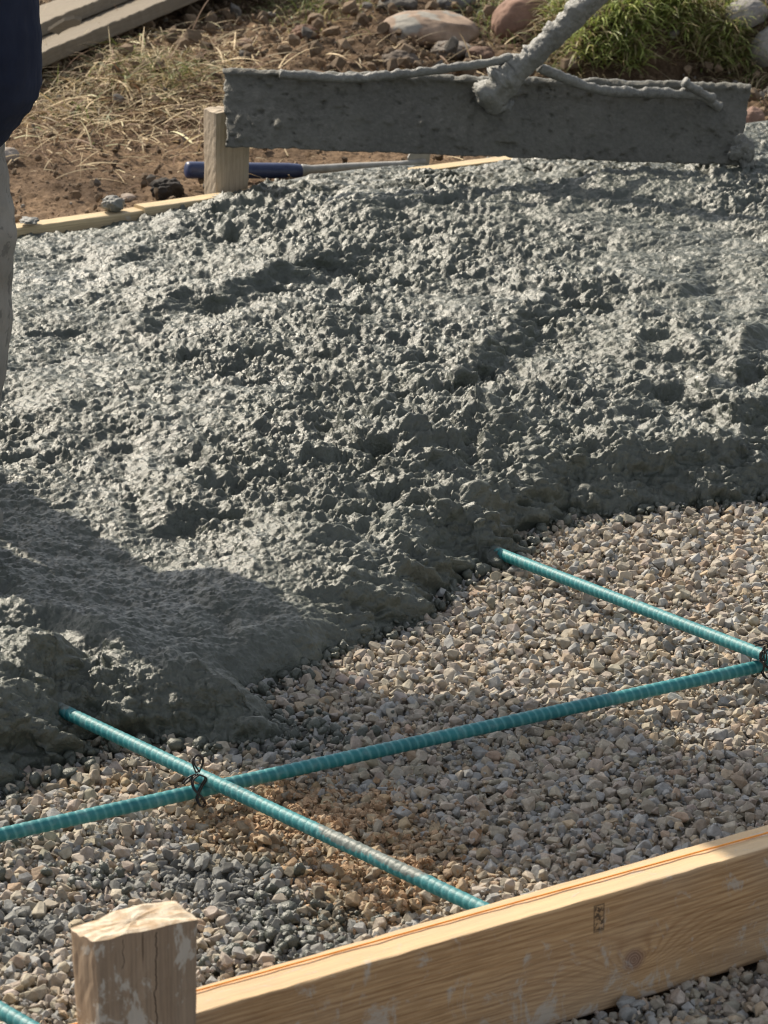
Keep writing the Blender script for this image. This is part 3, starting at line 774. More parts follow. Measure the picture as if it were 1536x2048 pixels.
M_FAR = m_wood('pale_form_board', light=(0.66, 0.52, 0.31), dark=(0.50, 0.36, 0.19), stain=0.4, ring=18)
fl0 = at_z(-500, 520, BZ-0.003); j1 = at_z(276, 412.5, BZ-0.003)
board('form_board', fl0, j1, 0.030, 0.09, M_FAR, 'pale yellow form board at the left edge behind the concrete', seed=5, group='far form boards')
j2 = at_z(268, 408, BZ+0.002); j3 = at_z(640, 357, BZ+0.002)
ob = board('form_board', j2, j3, 0.030, 0.09, M_FAR, 'pale form board running past the foot of the far stake', seed=6, group='far form boards')
j4 = at_z(600, 362, BZ+0.001); j5 = at_z(1030, 308, BZ+0.008)
board('form_board', j4, j5, 0.032, 0.09, M_FAR, 'pale form board showing under the blade at the middle of the far edge', seed=8, group='far form boards')
board('form_board', at_z(1032, 308, BZ-0.002), at_z(1800, 224, BZ-0.002), 0.032, 0.09, M_FAR, 'pale form board at the far right mostly hidden behind the concrete and blade', seed=9, group='far form boards')

# ------------------------------------------------------------------ stakes
def stake(name, top_c, ax, w, t, h, taper, m, label, tilt=(0, 0), seed=0, dip=0.0):
    """top_c centre of the top; local Z along the height is stored as local X so grain runs along it"""
    rr = random.Random(seed); n = 40; rings = []
    for i in range(n+1):
        s = i/n; hw = w/2*(1-taper*s); ht = t/2*(1-taper*0.4*s); ring = []
        m_ = 7
        for k in range(4):
            c0 = [(-hw, -ht), (hw, -ht), (hw, ht), (-hw, ht)][k]; c1 = [(hw, -ht), (hw, ht), (-hw, ht), (-hw, -ht)][k]
            for j in range(m_):
                u = j/m_; y = c0[0]*(1-u)+c1[0]*u; z = c0[1]*(1-u)+c1[1]*u
                if j == 0: y *= 0.975; z *= 0.94
                ring.append(Vector((s*h, y+rr.uniform(-1, 1)*0.0004, z+rr.uniform(-1, 1)*0.0004)))
        if i == 0:                              # ragged hand-cut top
            for v in ring:
                v.x += 0.004*abs(v.y/hw)**2*0.4+rr.uniform(0, 0.0018)+dip*(1 if v.y < -hw*0.4 and v.z < 0 else 0)
        rings.append(ring)
    V, Fc = loft(rings)
    # replace the flat top by a domed rough one
    cen = sum((v for v in rings[0]), Vector())/len(rings[0]); cen.x -= 0.001
    nr_ = len(rings[0]); V = list(V); Fc = Fc[:-2]+[Fc[-1]]
    prev = list(range(nr_)); 
    for q_ in (0.82, 0.6, 0.35, 0.12):
        ids = []
        for v in rings[0]:
            w_ = cen+(v-cen)*q_; w_.x = cen.x*(1-q_)+v.x*q_-0.0008+rr.uniform(-0.0006, 0.0006)
            ids.append(len(V)); V.append(w_)
        for j in range(nr_):
            k = (j+1) % nr_; Fc.append((prev[k], prev[j], ids[j], ids[k]))
        prev = ids
    ci = len(V); V.append(cen)
    for j in range(nr_): Fc.append((prev[(j+1) % nr_], prev[j], ci))
    me = py_mesh(name, V, Fc, False)
    o = bpy.data.objects.new(name, me); C.objects.link(o); me.materials.append(m)
    ex = Vector((tilt[0], tilt[1], -1)).normalized(); ey = Vector((math.cos(ax), math.sin(ax), 0)); ey = (ey-ex*ey.dot(ex)).normalized(); ez = ex.cross(ey)
    M = Matrix((ex, ey, ez)).transposed().to_4x4(); M.translation = top_c; o.matrix_world = M
    tag(o, label, 'stake'); return o
M_STAKE = m_wood('weathered_stake_wood', light=(0.38, 0.265, 0.17), dark=(0.27, 0.18, 0.11), stain=0.0, grey=0.35, ring=60, bump=0.6)
# cement smears and a crack on the stake
nt = M_STAKE.node_tree; q = N(nt); b = nt.nodes['Principled BSDF']; src = b.inputs['Base Color'].links[0].from_socket
s1 = q.noise(q.coord('Object', (14, 22, 12)), 1.5, 6, 0.7, 0.5); mk = q.ramp(s1, [(0.565, 0.0), (0.60, 0.6)])
col = q.mix(mk, src, (0.62, 0.59, 0.52))
tcn = q.new('ShaderNodeTexCoord'); spn_ = q.new('ShaderNodeSeparateXYZ'); q.link(tcn.outputs['Normal'], spn_.inputs[0]); lit_end_grain = q.math('LESS_THAN', spn_.outputs['X'], -0.55)
rg = q.noise(q.coord('Object', (1, 40, 60)), 2.0, 5, 0.6); col = q.mix(lit_end_grain, col, q.ramp(rg, [(0.35, (0.42, 0.29, 0.17)), (0.6, (0.66, 0.57, 0.44))]))  # pale sawn end grain, plus the top's sunlit cream painted into its colour
cr = q.noise(q.coord('Object', (5, 130, 60)), 1.0, 3, 0.5); ck = q.ramp(cr, [(0.30, 0.9), (0.33, 0.0)])
col = q.mix(ck, col, (0.09, 0.06, 0.04))
tco = q.new('ShaderNodeTexCoord'); sp2 = q.new('ShaderNodeSeparateXYZ'); q.link(tco.outputs['Object'], sp2.inputs[0])
wob = q.math('MULTIPLY', q.math('SUBTRACT', q.noise(q.coord('Object', (30, 2, 2)), 1.0, 4, 0.7), 0.5), 0.014)
def crk(col, y0_, w_, xa, xb):
    dy_ = q.math('ABSOLUTE', q.math('SUBTRACT', q.math('ADD', sp2.outputs['Y'], wob), y0_))
    m1 = q.math('MULTIPLY', q.math('LESS_THAN', dy_, w_), q.math('MULTIPLY', q.math('GREATER_THAN', sp2.outputs['X'], xa), q.math('LESS_THAN', sp2.outputs['X'], xb)))
    return q.mix(q.math('MULTIPLY', m1, q.math('LESS_THAN', sp2.outputs['Z'], 9.0)), col, (0.05, 0.035, 0.025))
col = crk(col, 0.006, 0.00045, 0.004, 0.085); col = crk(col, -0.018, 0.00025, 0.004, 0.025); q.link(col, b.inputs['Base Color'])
bang = math.atan2(bdir.y, bdir.x)
sc0 = at_z(290, 2042, BZ)+bnor*0.022; sc0.z = 0
tc = at_y(268, 1836, sc0.y)
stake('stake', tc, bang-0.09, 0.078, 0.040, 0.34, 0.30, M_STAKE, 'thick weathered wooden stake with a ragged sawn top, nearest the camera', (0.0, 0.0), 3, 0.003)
M_STAKE2 = m_wood('pale_stake_wood', light=(0.60, 0.50, 0.37), dark=(0.46, 0.35, 0.24), stain=0.0, grey=0.5, ring=9, bump=0.5)
pf = at_z(447, 388, BZ); pf.y += 0.0; tc = at_y(455, 216, pf.y+0.035)
stake('stake', tc, 0.50, 0.058, 0.042, 0.30, 0.25, M_STAKE2, 'pale wooden stake behind the left end of the blade', (-0.03, 0.0), 5)

# ------------------------------------------------------------------ plank pair top left
M_PLANK = m_wood('grey_weathered_plank', gcol=(0.19, 0.165, 0.125), light=(0.19, 0.15, 0.10), dark=(0.13, 0.10, 0.065), grey=0.6, ring=5, bump=0.5)
M_PLANK2 = m_wood('grey_weathered_plank_upper', gcol=(0.21, 0.185, 0.14), light=(0.22, 0.175, 0.12), dark=(0.15, 0.115, 0.08), grey=0.6, ring=5, bump=0.5)
def plank(name, p0, p1, width, thick, m, label, roll, seed):
    return board(name, p0, p1, width, thick, m, label, 'plank', 'planks leaning behind the worker', seed, roll=roll, jitter=0.0009)
# bottom front edge runs (85,135) -> (400,0) ; board() takes the top back edge
A0 = at_y(-60, 198, 5.50); A1 = at_y(620, -94, 6.56)
ax_ = (A1-A0).normalized(); hy = Vector((ax_.y, -ax_.x, 0)).normalized(); rl = -0.20
Rr = Matrix.Rotation(rl, 3, ax_); hy2 = Rr@hy; uz = ax_.cross(hy2); uz = uz if uz.z > 0 else -uz
W1, T1 = 0.16, 0.024
plank('plank', A0-hy2*W1+uz*T1, A1-hy2*W1+uz*T1, W1, T1, M_PLANK, 'grey brown lower plank with its edge to the soil, behind the worker', rl, 21)
off = -hy2*0.105+uz*(T1+0.0015)
plank('plank', A0+off-hy2*0.15+uz*0.022, A1+off-hy2*0.15+uz*0.022, 0.15, 0.022, M_PLANK2, 'grey brown upper plank with splintered edge at the top left corner', rl, 22)
# splinter
spn = []
pc = [(96, 62), (112, 52), (128, 42), (148, 38), (163, 42), (160, 50), (140, 56), (124, 64), (117, 70), (110, 66)]
sy = A0.y+(A1.y-A0.y)*((100+60)/680.0)
Vs = [at_y(x, y, sy-0.045) for x, y in pc]; Vt = [v+Vector((0.0, 0.004, 0.005)) for v in Vs]
ns = len(Vs); fcs = [tuple(range(ns)), tuple(reversed(range(ns, 2*ns)))]+[(i, (i+1) % ns, ns+(i+1) % ns, ns+i) for i in range(ns)]
tag(link_mesh('wood_splinter', py_mesh('wood_splinter', Vs+Vt, fcs, False), M_PLANK2), 'torn splinter of grey wood on the lower plank by the worker', 'splinter')

# ------------------------------------------------------------------ rebar
mr, ntr, br = mat('teal_coated_bar'); q = N(ntr); v = q.coord()
f1 = q.noise(v, 25, 5, 0.6); f2 = q.noise(v, 300, 4, 0.7)
col = q.mix(q.ramp(f1, [(0.3, 0.0), (0.7, 1.0)]), (0.008, 0.135, 0.155), (0.018, 0.205, 0.22))
at_ = q.new('ShaderNodeAttribute'); at_.attribute_name = 'wet'
col = q.mix(q.math('MULTIPLY', at_.outputs['Fac'], 0.30), col, (0.22, 0.55, 0.55))       # worn light rib crests
at2 = q.new('ShaderNodeAttribute'); at2.attribute_name = 'col'
col = q.mix(q.ramp(q.math('ADD', at2.outputs['Fac'], q.math('MULTIPLY', f2, 0.55)), [(0.72, 0.0), (0.80, 0.85)]), col, (0.15, 0.15, 0.13))
dust = q.ramp(q.noise(v, 70, 5, 0.7), [(0.52, 0.0), (0.75, 0.22)]); col = q.mix(dust, col, (0.42, 0.52, 0.49))
q.link(col, br.inputs['Base Color']); br.inputs['Roughness'].default_value = 0.52; br.inputs['Specular IOR Level'].default_value = 0.5
q.bump(br, f2, 0.35, 0.0012)
def rebar(name, p0, p1, label, dirty=(), sag=0.0, seed=0, r0=0.0055):
    p0 = Vector(p0); p1 = Vector(p1); L = (p1-p0).length; pitch = 0.0084; n = int(L/pitch*9); m_ = 20
    d = (p1-p0).normalized(); a, b = frame_along(d); s = np.linspace(0, L, n); th = np.linspace(0, 2*np.pi, m_, endpoint=False)
    S, T = np.meshgrid(s, th, indexing='ij'); rr = np.random.default_rng(seed)
    wob = 0.0008*np.interp(S, np.linspace(0, L, 60), rr.normal(size=60))
    ph = (S+wob+0.0016*np.sin(T))/pitch
    rib = np.abs(np.cos(np.pi*ph)); bead = np.sqrt(np.clip(1-rib**2, 0, 1)); 
    R = r0+0.00065*bead**0.5
    long_ = np.exp(-(np.sin(T)/0.16)**2)*0.0; R = R+long_
    crest = np.exp(-((rib-1)/0.10)**2)
    dirt = np.zeros_like(S)
    for c_, w_, amt in dirty: dirt += amt*np.exp(-((S-c_)/w_)**2)
    dirt *= 0.55+0.45*np.sin(T)
    R = R+0.0012*np.clip(dirt, 0, 1)*vnoise(S*500, T*3, 5)
    cen = np.array(p0)[None, None]+S[..., None]*np.array(d)[None, None]; cen[..., 2] -= sag*np.sin(np.pi*S/L)
    P = cen+R[..., None]*(np.cos(T)[..., None]*np.array(a)+np.sin(T)[..., None]*np.array(b))
    i = np.arange(n*m_).reshape(n, m_); j = np.roll(i, -1, 1)
    Fc = np.stack([i[:-1], j[:-1], j[1:], i[1:]], -1).reshape(-1, 4)
    me = np_mesh(name, P.reshape(-1, 3), Fc, True, col=dirt.ravel(), extra=crest.ravel())
    o = link_mesh(name, me, mr); tag(o, label, 'reinforcing bar', 'teal reinforcing bars'); return o
ZC = 0.022; ZA = ZC+0.0135
def ext(p, q_, t): return p+(q_-p)*t
a0 = at_z(95, 1404, ZA+0.035); a1 = at_z(430, 1572, ZA); a2 = at_z(960, 1816, ZA)
dA = (a2-a1).normalized(); a2 = a2+dA*0.03
aS = at_z(30, 1362, ZA+0.0)
aS = at_z(56, 1389, ZA-0.003); LA = (a1-aS).length
rebar('rebar', aS, a2, 'teal ribbed bar from the concrete to the near board, splashed with cement', dirty=((LA+0.17, 0.05, 0.8), (LA+0.25, 0.035, 0.7), (0.05, 0.03, 0.7), (LA+0.02, .02, .5)), seed=1)
b0 = at_z(978, 1099, 0.014); b1 = at_z(1525, 1310, ZA)
dB = (b1-b0).normalized(); rebar('rebar', b0-dB*0.035, b1+dB*0.32, 'teal ribbed bar leaving the concrete at the upper right', dirty=((0.04, 0.02, 0.9), (0.3, 0.02, .5)), seed=2)
c0 = at_z(0, 1670, ZC); c1 = at_z(1530, 1330, ZC); dC = (c1-c0).normalized()
rebar('rebar', c0-dC*0.45, c1+dC*0.35, 'long darker teal bar crossing beneath the other bars', seed=3, dirty=((0.45+0.33, 0.03, .3),))
d0 = at_z(-30, 2003, ZA); d1 = at_z(88, 2058, ZA); dD = dA
rebar('rebar', d0-dD*0.35, d0+dD*0.16, 'short end of teal bar in the bottom left corner', seed=4)
mw, ntw, bw = mat('black_tie_wire'); bw.inputs['Base Color'].default_value = (0.02, 0.02, 0.02, 1); bw.inputs['Metallic'].default_value = 0.3; bw.inputs['Roughness'].default_value = 0.35
q = N(ntw); q.link(q.ramp(q.noise(q.coord(), 200, 3), [(0.4, (0.012, 0.012, 0.014)), (0.75, (0.06, 0.05, 0.045))]), bw.inputs['Base Color'])
def tie(cpx, loops, label, group='wire ties on bar crossings'):
    V, Fc = [], []
    def add(pts, rad=0.00075):
        v_, f_ = tube(spline(pts, 7), rad, 7); o_ = len(V); V.extend(v_); Fc.extend([tuple(i+o_ for i in f) for f in f_])
    for l in loops: add([at_y(x, y, cpx.y+dy) for x, y, dy in l])
    # turns round both bars
    for s in (-0.0012, 0.0012):
        c_ = cpx+dA*s; loop = []
        for k_, (a_, z_, f_) in enumerate(((0, .0078, 0), (-.0062, .004, 0), (-.0068, -.003, .003), (-.003, -.010, .0086), (0, -.0165, .0082), (.001, -.0212, .001), (.003, -.0165, -.0075), (.0065, -.006, -.006), (.0066, .003, 0), (0, .0078, 0))):
            loop.append(c_+dC*a_+Vector((0, 0, z_))+dA*f_)
        add(loop)
    tag(link_mesh('wire_tie', py_mesh('wire_tie', V, Fc), mw), label, 'wire tie', group)
x1_ = at_z(398, 1566, ZA)
tie(x1_, [[(392, 1545, 0), (386, 1530, -.005), (386, 1518, -.005), (394, 1510, 0), (404, 1513, 0), (407, 1524, 0), (402, 1536, 0), (393, 1546, -.004)],
          [(398, 1545, 0), (404, 1530, 0), (405, 1520, 0), (398, 1512, 0), (390, 1515, 0), (388, 1526, -.003), (396, 1540, 0)],
          [(392, 1548, -.008), (378, 1554, -.01), (367, 1564, -.01), (370, 1568, -.01), (382, 1558, -.01), (386, 1549, -.01)],
          ],
    'black tie wire with an upright loop where the bars cross at left')
x2_ = at_z(1532, 1314, ZA)
tie(x2_, [[(1506, 1286, -.004), (1518, 1282, 0), (1530, 1280, 0), (1534, 1286, 0), (1522, 1289, 0), (1508, 1286, 0)],
          [(1510, 1292, -.004), (1522, 1291, 0), (1534, 1287, 0), (1536, 1296, 0)],
          [(1519, 1318, -.012), (1523, 1308, -.013), (1526, 1299, -.013), (1532, 1306, -.013), (1533, 1318, -.013), (1526, 1325, -.013), (1519, 1320, -.013)],
          [(1526, 1298, -.012), (1530, 1293, -.012), (1527, 1322, -.012), (1528, 1340, -.012)]],
    'tangled black tie wire at the right edge where two bars meet')

# ------------------------------------------------------------------ lute with concrete-caked blade
YB = 5.03
def yawY(px): return (px-1000)/1050*0.22
def at_b(px, py, Y): return at_y(px, py, Y+yawY(px))
lute = thing('concrete_rake', 'wide concrete rake caked in grey cement, held just above the pour', 'concrete rake', at_y(1010, 310, YB))
def blade_mesh():
    nu, nv = 300, 56
    u = np.linspace(0, 1, nu); v_ = np.linspace(0, 1, nv); U_, V_ = np.meshgrid(u, v_, indexing='ij')
    TL, BL, BR, TR = [np.array(at_y(*c, YB+yawY(c[0])+(0.088 if c[1] < 200 else 0.0))) for c in ((447, 139), (453, 291), (1480, 328), (1502, 170))]
    P = (TL[None, None]*(1-U_)[..., None]+TR*U_[..., None])*(1-V_)[..., None]+(BL*(1-U_)[..., None]+BR*U_[..., None])*V_[..., None]
    P[..., 1] += 0.008*np.cos(V_*3.0)                        # slight dish and tilt
    e = 0.0032*fbm(U_*60, U_*0+3, 3, 5)*(V_ < 0.02)+0.0018*fbm(U_*70, U_*0+9, 3, 8)*(V_ > 0.98)
    P[..., 2] += e
    P[..., 0] += 0.004*fbm(V_*9, V_*0+2, 3, 12)*(U_ < 0.004)+0.004*fbm(V_*9, V_*0+5, 3, 12)*(U_ > 0.996)
    X_ = U_*0.75; Z_ = V_*0.108
    cr = 0.0035*fbm(X_*30, Z_*30, 4, 71, .6)+0.9*lumps(X_+0.004*fbm(X_*60, Z_*60, 2, 3), Z_+.5, 0.022, 0.35, 0.003, 0.009, 0.45, 72)+0.8*lumps(X_, Z_+.2, 0.010, 0.5, 0.0015, 0.004, 0.5, 75)
    cr = cr-0.0022*np.clip(fbm(X_*95, Z_*120, 4, 79, .65)-0.30+0.25*fbm(X_*7, Z_*9, 2, 80), 0, 1)*3+0.006*np.clip(fbm(X_*16, Z_*20, 3, 81)-.1, 0, 1)
    cr += 0.012*np.exp(-((U_-0.53)/0.022)**2)*(V_ < 0.8)*(1-V_)+0.003*np.exp(-((V_-0.04)/0.05)**2)
    front = P.copy(); front[..., 1] -= 0.003+2.0*cr
    back = P.copy(); back[..., 1] += 0.004
    i = np.arange(nu*nv).reshape(nu, nv); f1 = np.stack([i[:-1, :-1], i[1:, :-1], i[1:, 1:], i[:-1, 1:]], -1).reshape(-1, 4); j = i+nu*nv
    f2 = np.stack([j[:-1, :-1], j[:-1, 1:], j[1:, 1:], j[1:, :-1]], -1).reshape(-1, 4)
    def strip(a, b): return np.stack([a[:-1], b[:-1], b[1:], a[1:]], -1)
    fs = [f1, f2, strip(i[:, 0], j[:, 0]), strip(j[:, -1], i[:, -1]), strip(j[0], i[0]), strip(i[-1], j[-1])]
    return np_mesh('blade', np.concatenate([front.reshape(-1, 3), back.reshape(-1, 3)]), np.concatenate(fs), True)
link_mesh('blade', blade_mesh(), M_BLADE, lute)
def caked_tube(name, pts, rad, amp, seed, parent, m=M_CRUST, n=26, k=14):
    P = spline(pts, k); ln = [0]
    for i in range(1, len(P)): ln.append(ln[-1]+(P[i]-P[i-1]).length)
    rr_ = rad if isinstance(rad, (list, tuple)) else [rad]*len(pts); V, Fc = [], []; rings = []
    for i, p in enumerate(P):
        d = P[min(i+1, len(P)-1)]-P[max(i-1, 0)]; a, b = frame_along(d); t = i/(len(P)-1)*(len(rr_)-1); i0 = min(int(t), len(rr_)-2); R = rr_[i0]*(1-t+i0)+rr_[i0+1]*(t-i0)
        ring = []
        for j in range(n):
            th = 2*math.pi*j/n; xx = np.array([ln[i]*90.0]); yy = np.array([math.cos(th)*2+7]); zz = math.sin(th)*2
            q3 = p+(a*math.cos(th)+b*math.sin(th))*R; up = 0.5+0.5*max(-0.5, math.sin(th))
            f = float((fbm(np.array([q3.x*75+seed]), np.array([q3.z*75]), 3, seed)+fbm(np.array([q3.y*75+3]), np.array([(q3.z-q3.x)*60]), 3, seed+1))[0])*0.8
            rnd = random.Random(seed*991+i*31+j).random()
            ring.append(p+(a*math.cos(th)+b*math.sin(th))*(R+amp*max(0, f+0.30)*up*1.7+amp*0.4*rnd*up))
        rings.append(ring)
    V, Fc = loft(rings); return link_mesh(name, py_mesh(name, V, Fc), m, parent)
yh = YB+0.045
hd = Vector((0.66, -0.16, 0.70)).normalized()
h0 = at_b(985, 205, yh); h1 = at_b(1012, 165, yh-.01); h2 = at_b(1100, 80, yh-.03); 
h3 = at_b(1205, -18, yh-0.05); h4 = h3+(h3-h2)*1.2; h5 = h4+(h3-h2)*4.2+Vector((0, -.3, .15)); hx = h5+(h5-h4)*0.6
caked_tube('handle', [h1, h2, h3, h4], [0.0145, 0.014, 0.014, 0.014], 0.007, 4, lute, k=44, n=30)
mh, nth, bh = mat('bare_wooden_handle'); bh.inputs['Base Color'].default_value = (0.38, 0.27, 0.16, 1); bh.inputs['Roughness'].default_value = .6
q = N(nth); q.link(q.ramp(q.noise(q.coord('Object', (1, 1, 1)), 30, 5), [(0.3, (0.2, 0.16, 0.12)), (0.7, (0.34, 0.27, 0.19))]), bh.inputs['Base Color'])
v_, f_ = tube([h4, h5, hx], 0.0155, 18); link_mesh('handle_shaft', py_mesh('handle_shaft', v_, f_), mh, lute)
caked_tube('socket', [at_b(1004, 226, yh+.006), at_b(992, 212, yh+.002), at_b(988, 195, yh-.004), at_b(1008, 170, yh-.008), at_b(1034, 144, yh-.014)], [0.008, 0.014, 0.019, 0.019, 0.016], 0.011, 8, lute, k=16, n=34)
caked_tube('brace', [at_b(560, 150, yh+.016), at_b(700, 158, yh+.012), at_b(800, 150, yh+.008), at_b(900, 137, yh), at_b(1030, 118, yh-.012)], 0.0052, 0.0025, 12, lute, k=26, n=14)
caked_tube('brace', [at_b(1440, 216, yh+.014), at_b(1395, 192, yh+.012), at_b(1300, 188, yh+.008), at_b(1220, 184, yh+.004), at_b(1150, 166, yh-.004), at_b(1078, 136, yh-.014)], 0.0062, 0.0028, 13, lute, k=26, n=14)
caked_tube('rim', [at_b(1120, 168, yh+.05), at_b(1260, 170, yh+.05), at_b(1400, 172, yh+.05)], 0.0050, 0.0015, 14, lute, k=20, n=12)
caked_tube('corner_brace', [at_b(1368, 166, yh+.0), at_b(1395, 182, yh+.004), at_b(1425, 200, yh+.01)], 0.0055, 0.003, 15, lute, k=14, n=12)
pb = at_b(1490, 312, YB-0.01)
for i, (px, py, w, h) in enumerate(((1488, 300, 44, 56), (1494, 330, 30, 36), (1470, 306, 30, 30))):
    oo = rock('crust_lump', 'x', 0, 0, w, h, 0.6, (0.1, 0.1, 0.09), 60+i, 0.2*i, m=M_CRUST, rough=.22, point=at_b(px, py, YB-0.012))
    for k_ in ('label', 'category', 'group'): del oo[k_]
    oo.parent = lute; oo.matrix_parent_inverse = Matrix.Translation(-Vector(lute.location))

# ------------------------------------------------------------------ hand tool lying behind the far board
tl = thing('hand_tool', 'tool with a navy blue grip and grey shaft lying behind the far stake', 'hand tool', at_z(370, 345, 0.1))
mg, ntg, bg = mat('navy_rubber_grip'); q = N(ntg); v = q.coord()
q.link(q.ramp(q.noise(v, 40, 5, .6), [(0.35, (0.018, 0.032, 0.10)), (0.75, (0.05, 0.075, 0.16))]), bg.inputs['Base Color']); bg.inputs['Roughness'].default_value = 0.42
me_, nte, be = mat('grey_tool_shaft'); q = N(nte); v = q.coord()
q.link(q.ramp(q.noise(v, 50, 5, .6), [(0.35, (0.27, 0.27, 0.25)), (0.7, (0.45, 0.44, 0.41))]), be.inputs['Base Color']); be.inputs['Roughness'].default_value = 0.5
yt = float(far_y(-0.15))+0.085
def tp(px, py): 
    Y = yt+(px-370)/7100*5*0.36; return at_y(px, py-5, Y)
gp = [tp(x, 345+(x-370)*0.008) for x in (371, 373, 378, 390, 450, 520, 575, 590, 602, 606)]
v_, f_ = tube(gp, [0.0085, 0.0115, 0.0125, 0.0125, 0.012, 0.0118, 0.0118, 0.011, 0.0098, 0.008], 28); link_mesh('grip', py_mesh('grip', v_, f_), mg, tl)
v_, f_ = tube([tp(600, 346.5), tp(606, 346.5), tp(611, 346), tp(622, 345), tp(700, 340), tp(800, 336), tp(850, 330)], [0.0096, 0.0098, 0.0092, 0.0072, 0.007, 0.0068, 0.0066], 22); link_mesh('shaft', py_mesh('shaft', v_, f_), me_, tl)
hp = [(815, 322), (822, 309), (836, 304), (856, 303), (861, 312), (858, 336), (815, 338)]
Vs = [tp(x, y) for x, y in hp]; Vt = [p_+Vector((0, .012, 0)) for p_ in Vs]; ns = len(Vs)
link_mesh('tool_head', py_mesh('tool_head', Vs+Vt, [tuple(range(ns)), tuple(reversed(range(ns, 2*ns)))]+[(i, (i+1) % ns, ns+(i+1) % ns, ns+i) for i in range(ns)], False), me_, tl)

# ------------------------------------------------------------------ worker at the left edge (mostly outside the frame)
YP = 3.38
zf = 0.055
def px_edge(px, py): return at_y(px, py, YP)
edge_leg = [(-24, 1110), (-20, 1040), (-12, 930), (0, 830), (9, 760), (18, 690), (23, 620), (24, 560), (28, 510), (31, 460), (27, 420), (20, 380), (14, 330), (8, 295)]
foot1 = Vector((px_edge(-22, 1110).x-0.055, YP, zf))
sunh = Vector((math.cos(math.radians(-51)), math.sin(math.radians(-51)), 0)); perp = Vector((sunh.y, -sunh.x, 0))     # perp = (-.78,-.63)
foot2 = foot1-perp*0.10-sunh*0.40
wk = thing('person', 'worker in navy clothes and grey boots cut off by the left edge', 'person', foot1)
wk['label'] = 'worker cut off by the left edge, navy above a grey lower leg'
def fabric(name, c1, c2, rough=.9, sc=12):
    m, nt, b = mat(name); q = N(nt); v = q.coord()
    c = q.mix(q.ramp(q.noise(v, sc, 5, .6), [(0.35, 0.0), (0.7, 1.0)]), c1, c2); q.link(c, b.inputs['Base Color'])
    b.inputs['Roughness'].default_value = rough; b.inputs['Specular IOR Level'].default_value = 0.2
    p1 = q.bump(None, q.noise(q.coord('Object', (1, 1, .35)), 22, 3, .5), 0.8, 0.02); q.bump(b, q.noise(v, 900, 2, .5), 0.35, 0.0008, p1); return m
M_NAVY = fabric('navy_cloth', (0.012, 0.017, 0.035), (0.022, 0.03, 0.055)); M_BOOT = fabric('grey_cloth', (0.20, 0.195, 0.175), (0.30, 0.29, 0.26), .8, 16)
nt_ = M_BOOT.node_tree; q = N(nt_); bb_ = nt_.nodes['Principled BSDF']; src_ = bb_.inputs['Base Color'].links[0].from_socket
q.link(q.mix(q.ramp(q.noise(q.coord(), 60, 5, .7), [(0.56, 0.0), (0.60, 0.7)]), src_, (0.12, 0.12, 0.11)), bb_.inputs['Base Color'])
M_SKIN = fabric('skin', (0.42, 0.25, 0.17), (0.46, 0.28, 0.2), .5); M_VEST = fabric('dark_jacket', (0.012, 0.017, 0.035), (0.02, 0.028, 0.05))
M_HAT = fabric('white_hat', (0.6, 0.6, 0.58), (0.7, 0.7, 0.68), .4)
def blob(cs, n=36, k=6, seed=0, name='x', m=None, parent=None, amp=0.0):
    """cs: (centre, rx, ry, yaw) per ring, splined"""
    P = spline([c[0] for c in cs], k); rings = []
    for i, p in enumerate(P):
        t = i/(len(P)-1)*(len(cs)-1); i0 = min(int(t), len(cs)-2); f = t-i0; g = f*f*(3-2*f)
        rx = cs[i0][1]*(1-g)+cs[i0+1][1]*g; ry = cs[i0][2]*(1-g)+cs[i0+1][2]*g; yw = cs[i0][3]*(1-g)+cs[i0+1][3]*g
        ring = []
        for j in range(n):
            th = 2*math.pi*j/n; w_ = 1+amp*math.sin(th*3+i*0.5+seed)*math.sin(i*0.9+seed)+amp*0.5*math.sin(th*7+i*.3)
            x, y = rx*math.cos(th)*w_, ry*math.sin(th)*w_
            ring.append(p+Vector((x*math.cos(yw)-y*math.sin(yw), x*math.sin(yw)+y*math.cos(yw), 0)))
        rings.append(ring)
    V, Fc = loft(rings); return link_mesh(name, py_mesh(name, V, Fc), m, parent)
yaw = math.atan2(perp.y, perp.x)
rad = 0.054
cs_ = []
for (x, y) in edge_leg:
    p = px_edge(x, y); cs_.append((Vector((p.x-rad, YP, p.z)), rad, rad*1.05, 0))
cs_.insert(0, (Vector((foot1.x, YP, zf)), rad*.95, rad, 0))
cs_.append((Vector((px_edge(4, 260).x-rad, YP, px_edge(4, 260).z)), rad, rad, 0))
cs_ = sorted(cs_, key=lambda c: c[0].z)
blob(cs_, k=3, name='lower_leg_cover', m=M_BOOT, parent=wk, amp=0.035)
blob([(c[0]+(foot2-foot1), c[1], c[2], c[3]) for c in cs_], k=3, name='lower_leg_cover', m=M_BOOT, parent=wk, amp=0.02, seed=2)
for ft in (foot1, foot2):                                                     # shoes pointing away to the upper left
    fwd = Vector((-0.8, 0.6, 0)); pts = [ft+fwd*-0.06+Vector((0, 0, .03)), ft+Vector((0, 0, .045)), ft+fwd*0.08+Vector((0, 0, .04)), ft+fwd*0.16+Vector((0, 0, .03)), ft+fwd*0.20+Vector((0, 0, .025))]
    v_, f_ = tube(spline(pts, 5), [0.03]+[0.05]*18+[0.035, 0.02], 20, scale2=0.7)
    link_mesh('boot', py_mesh('boot', v_, f_), M_BOOT, wk)
hipc = foot1-perp*0.205-sunh*0.14
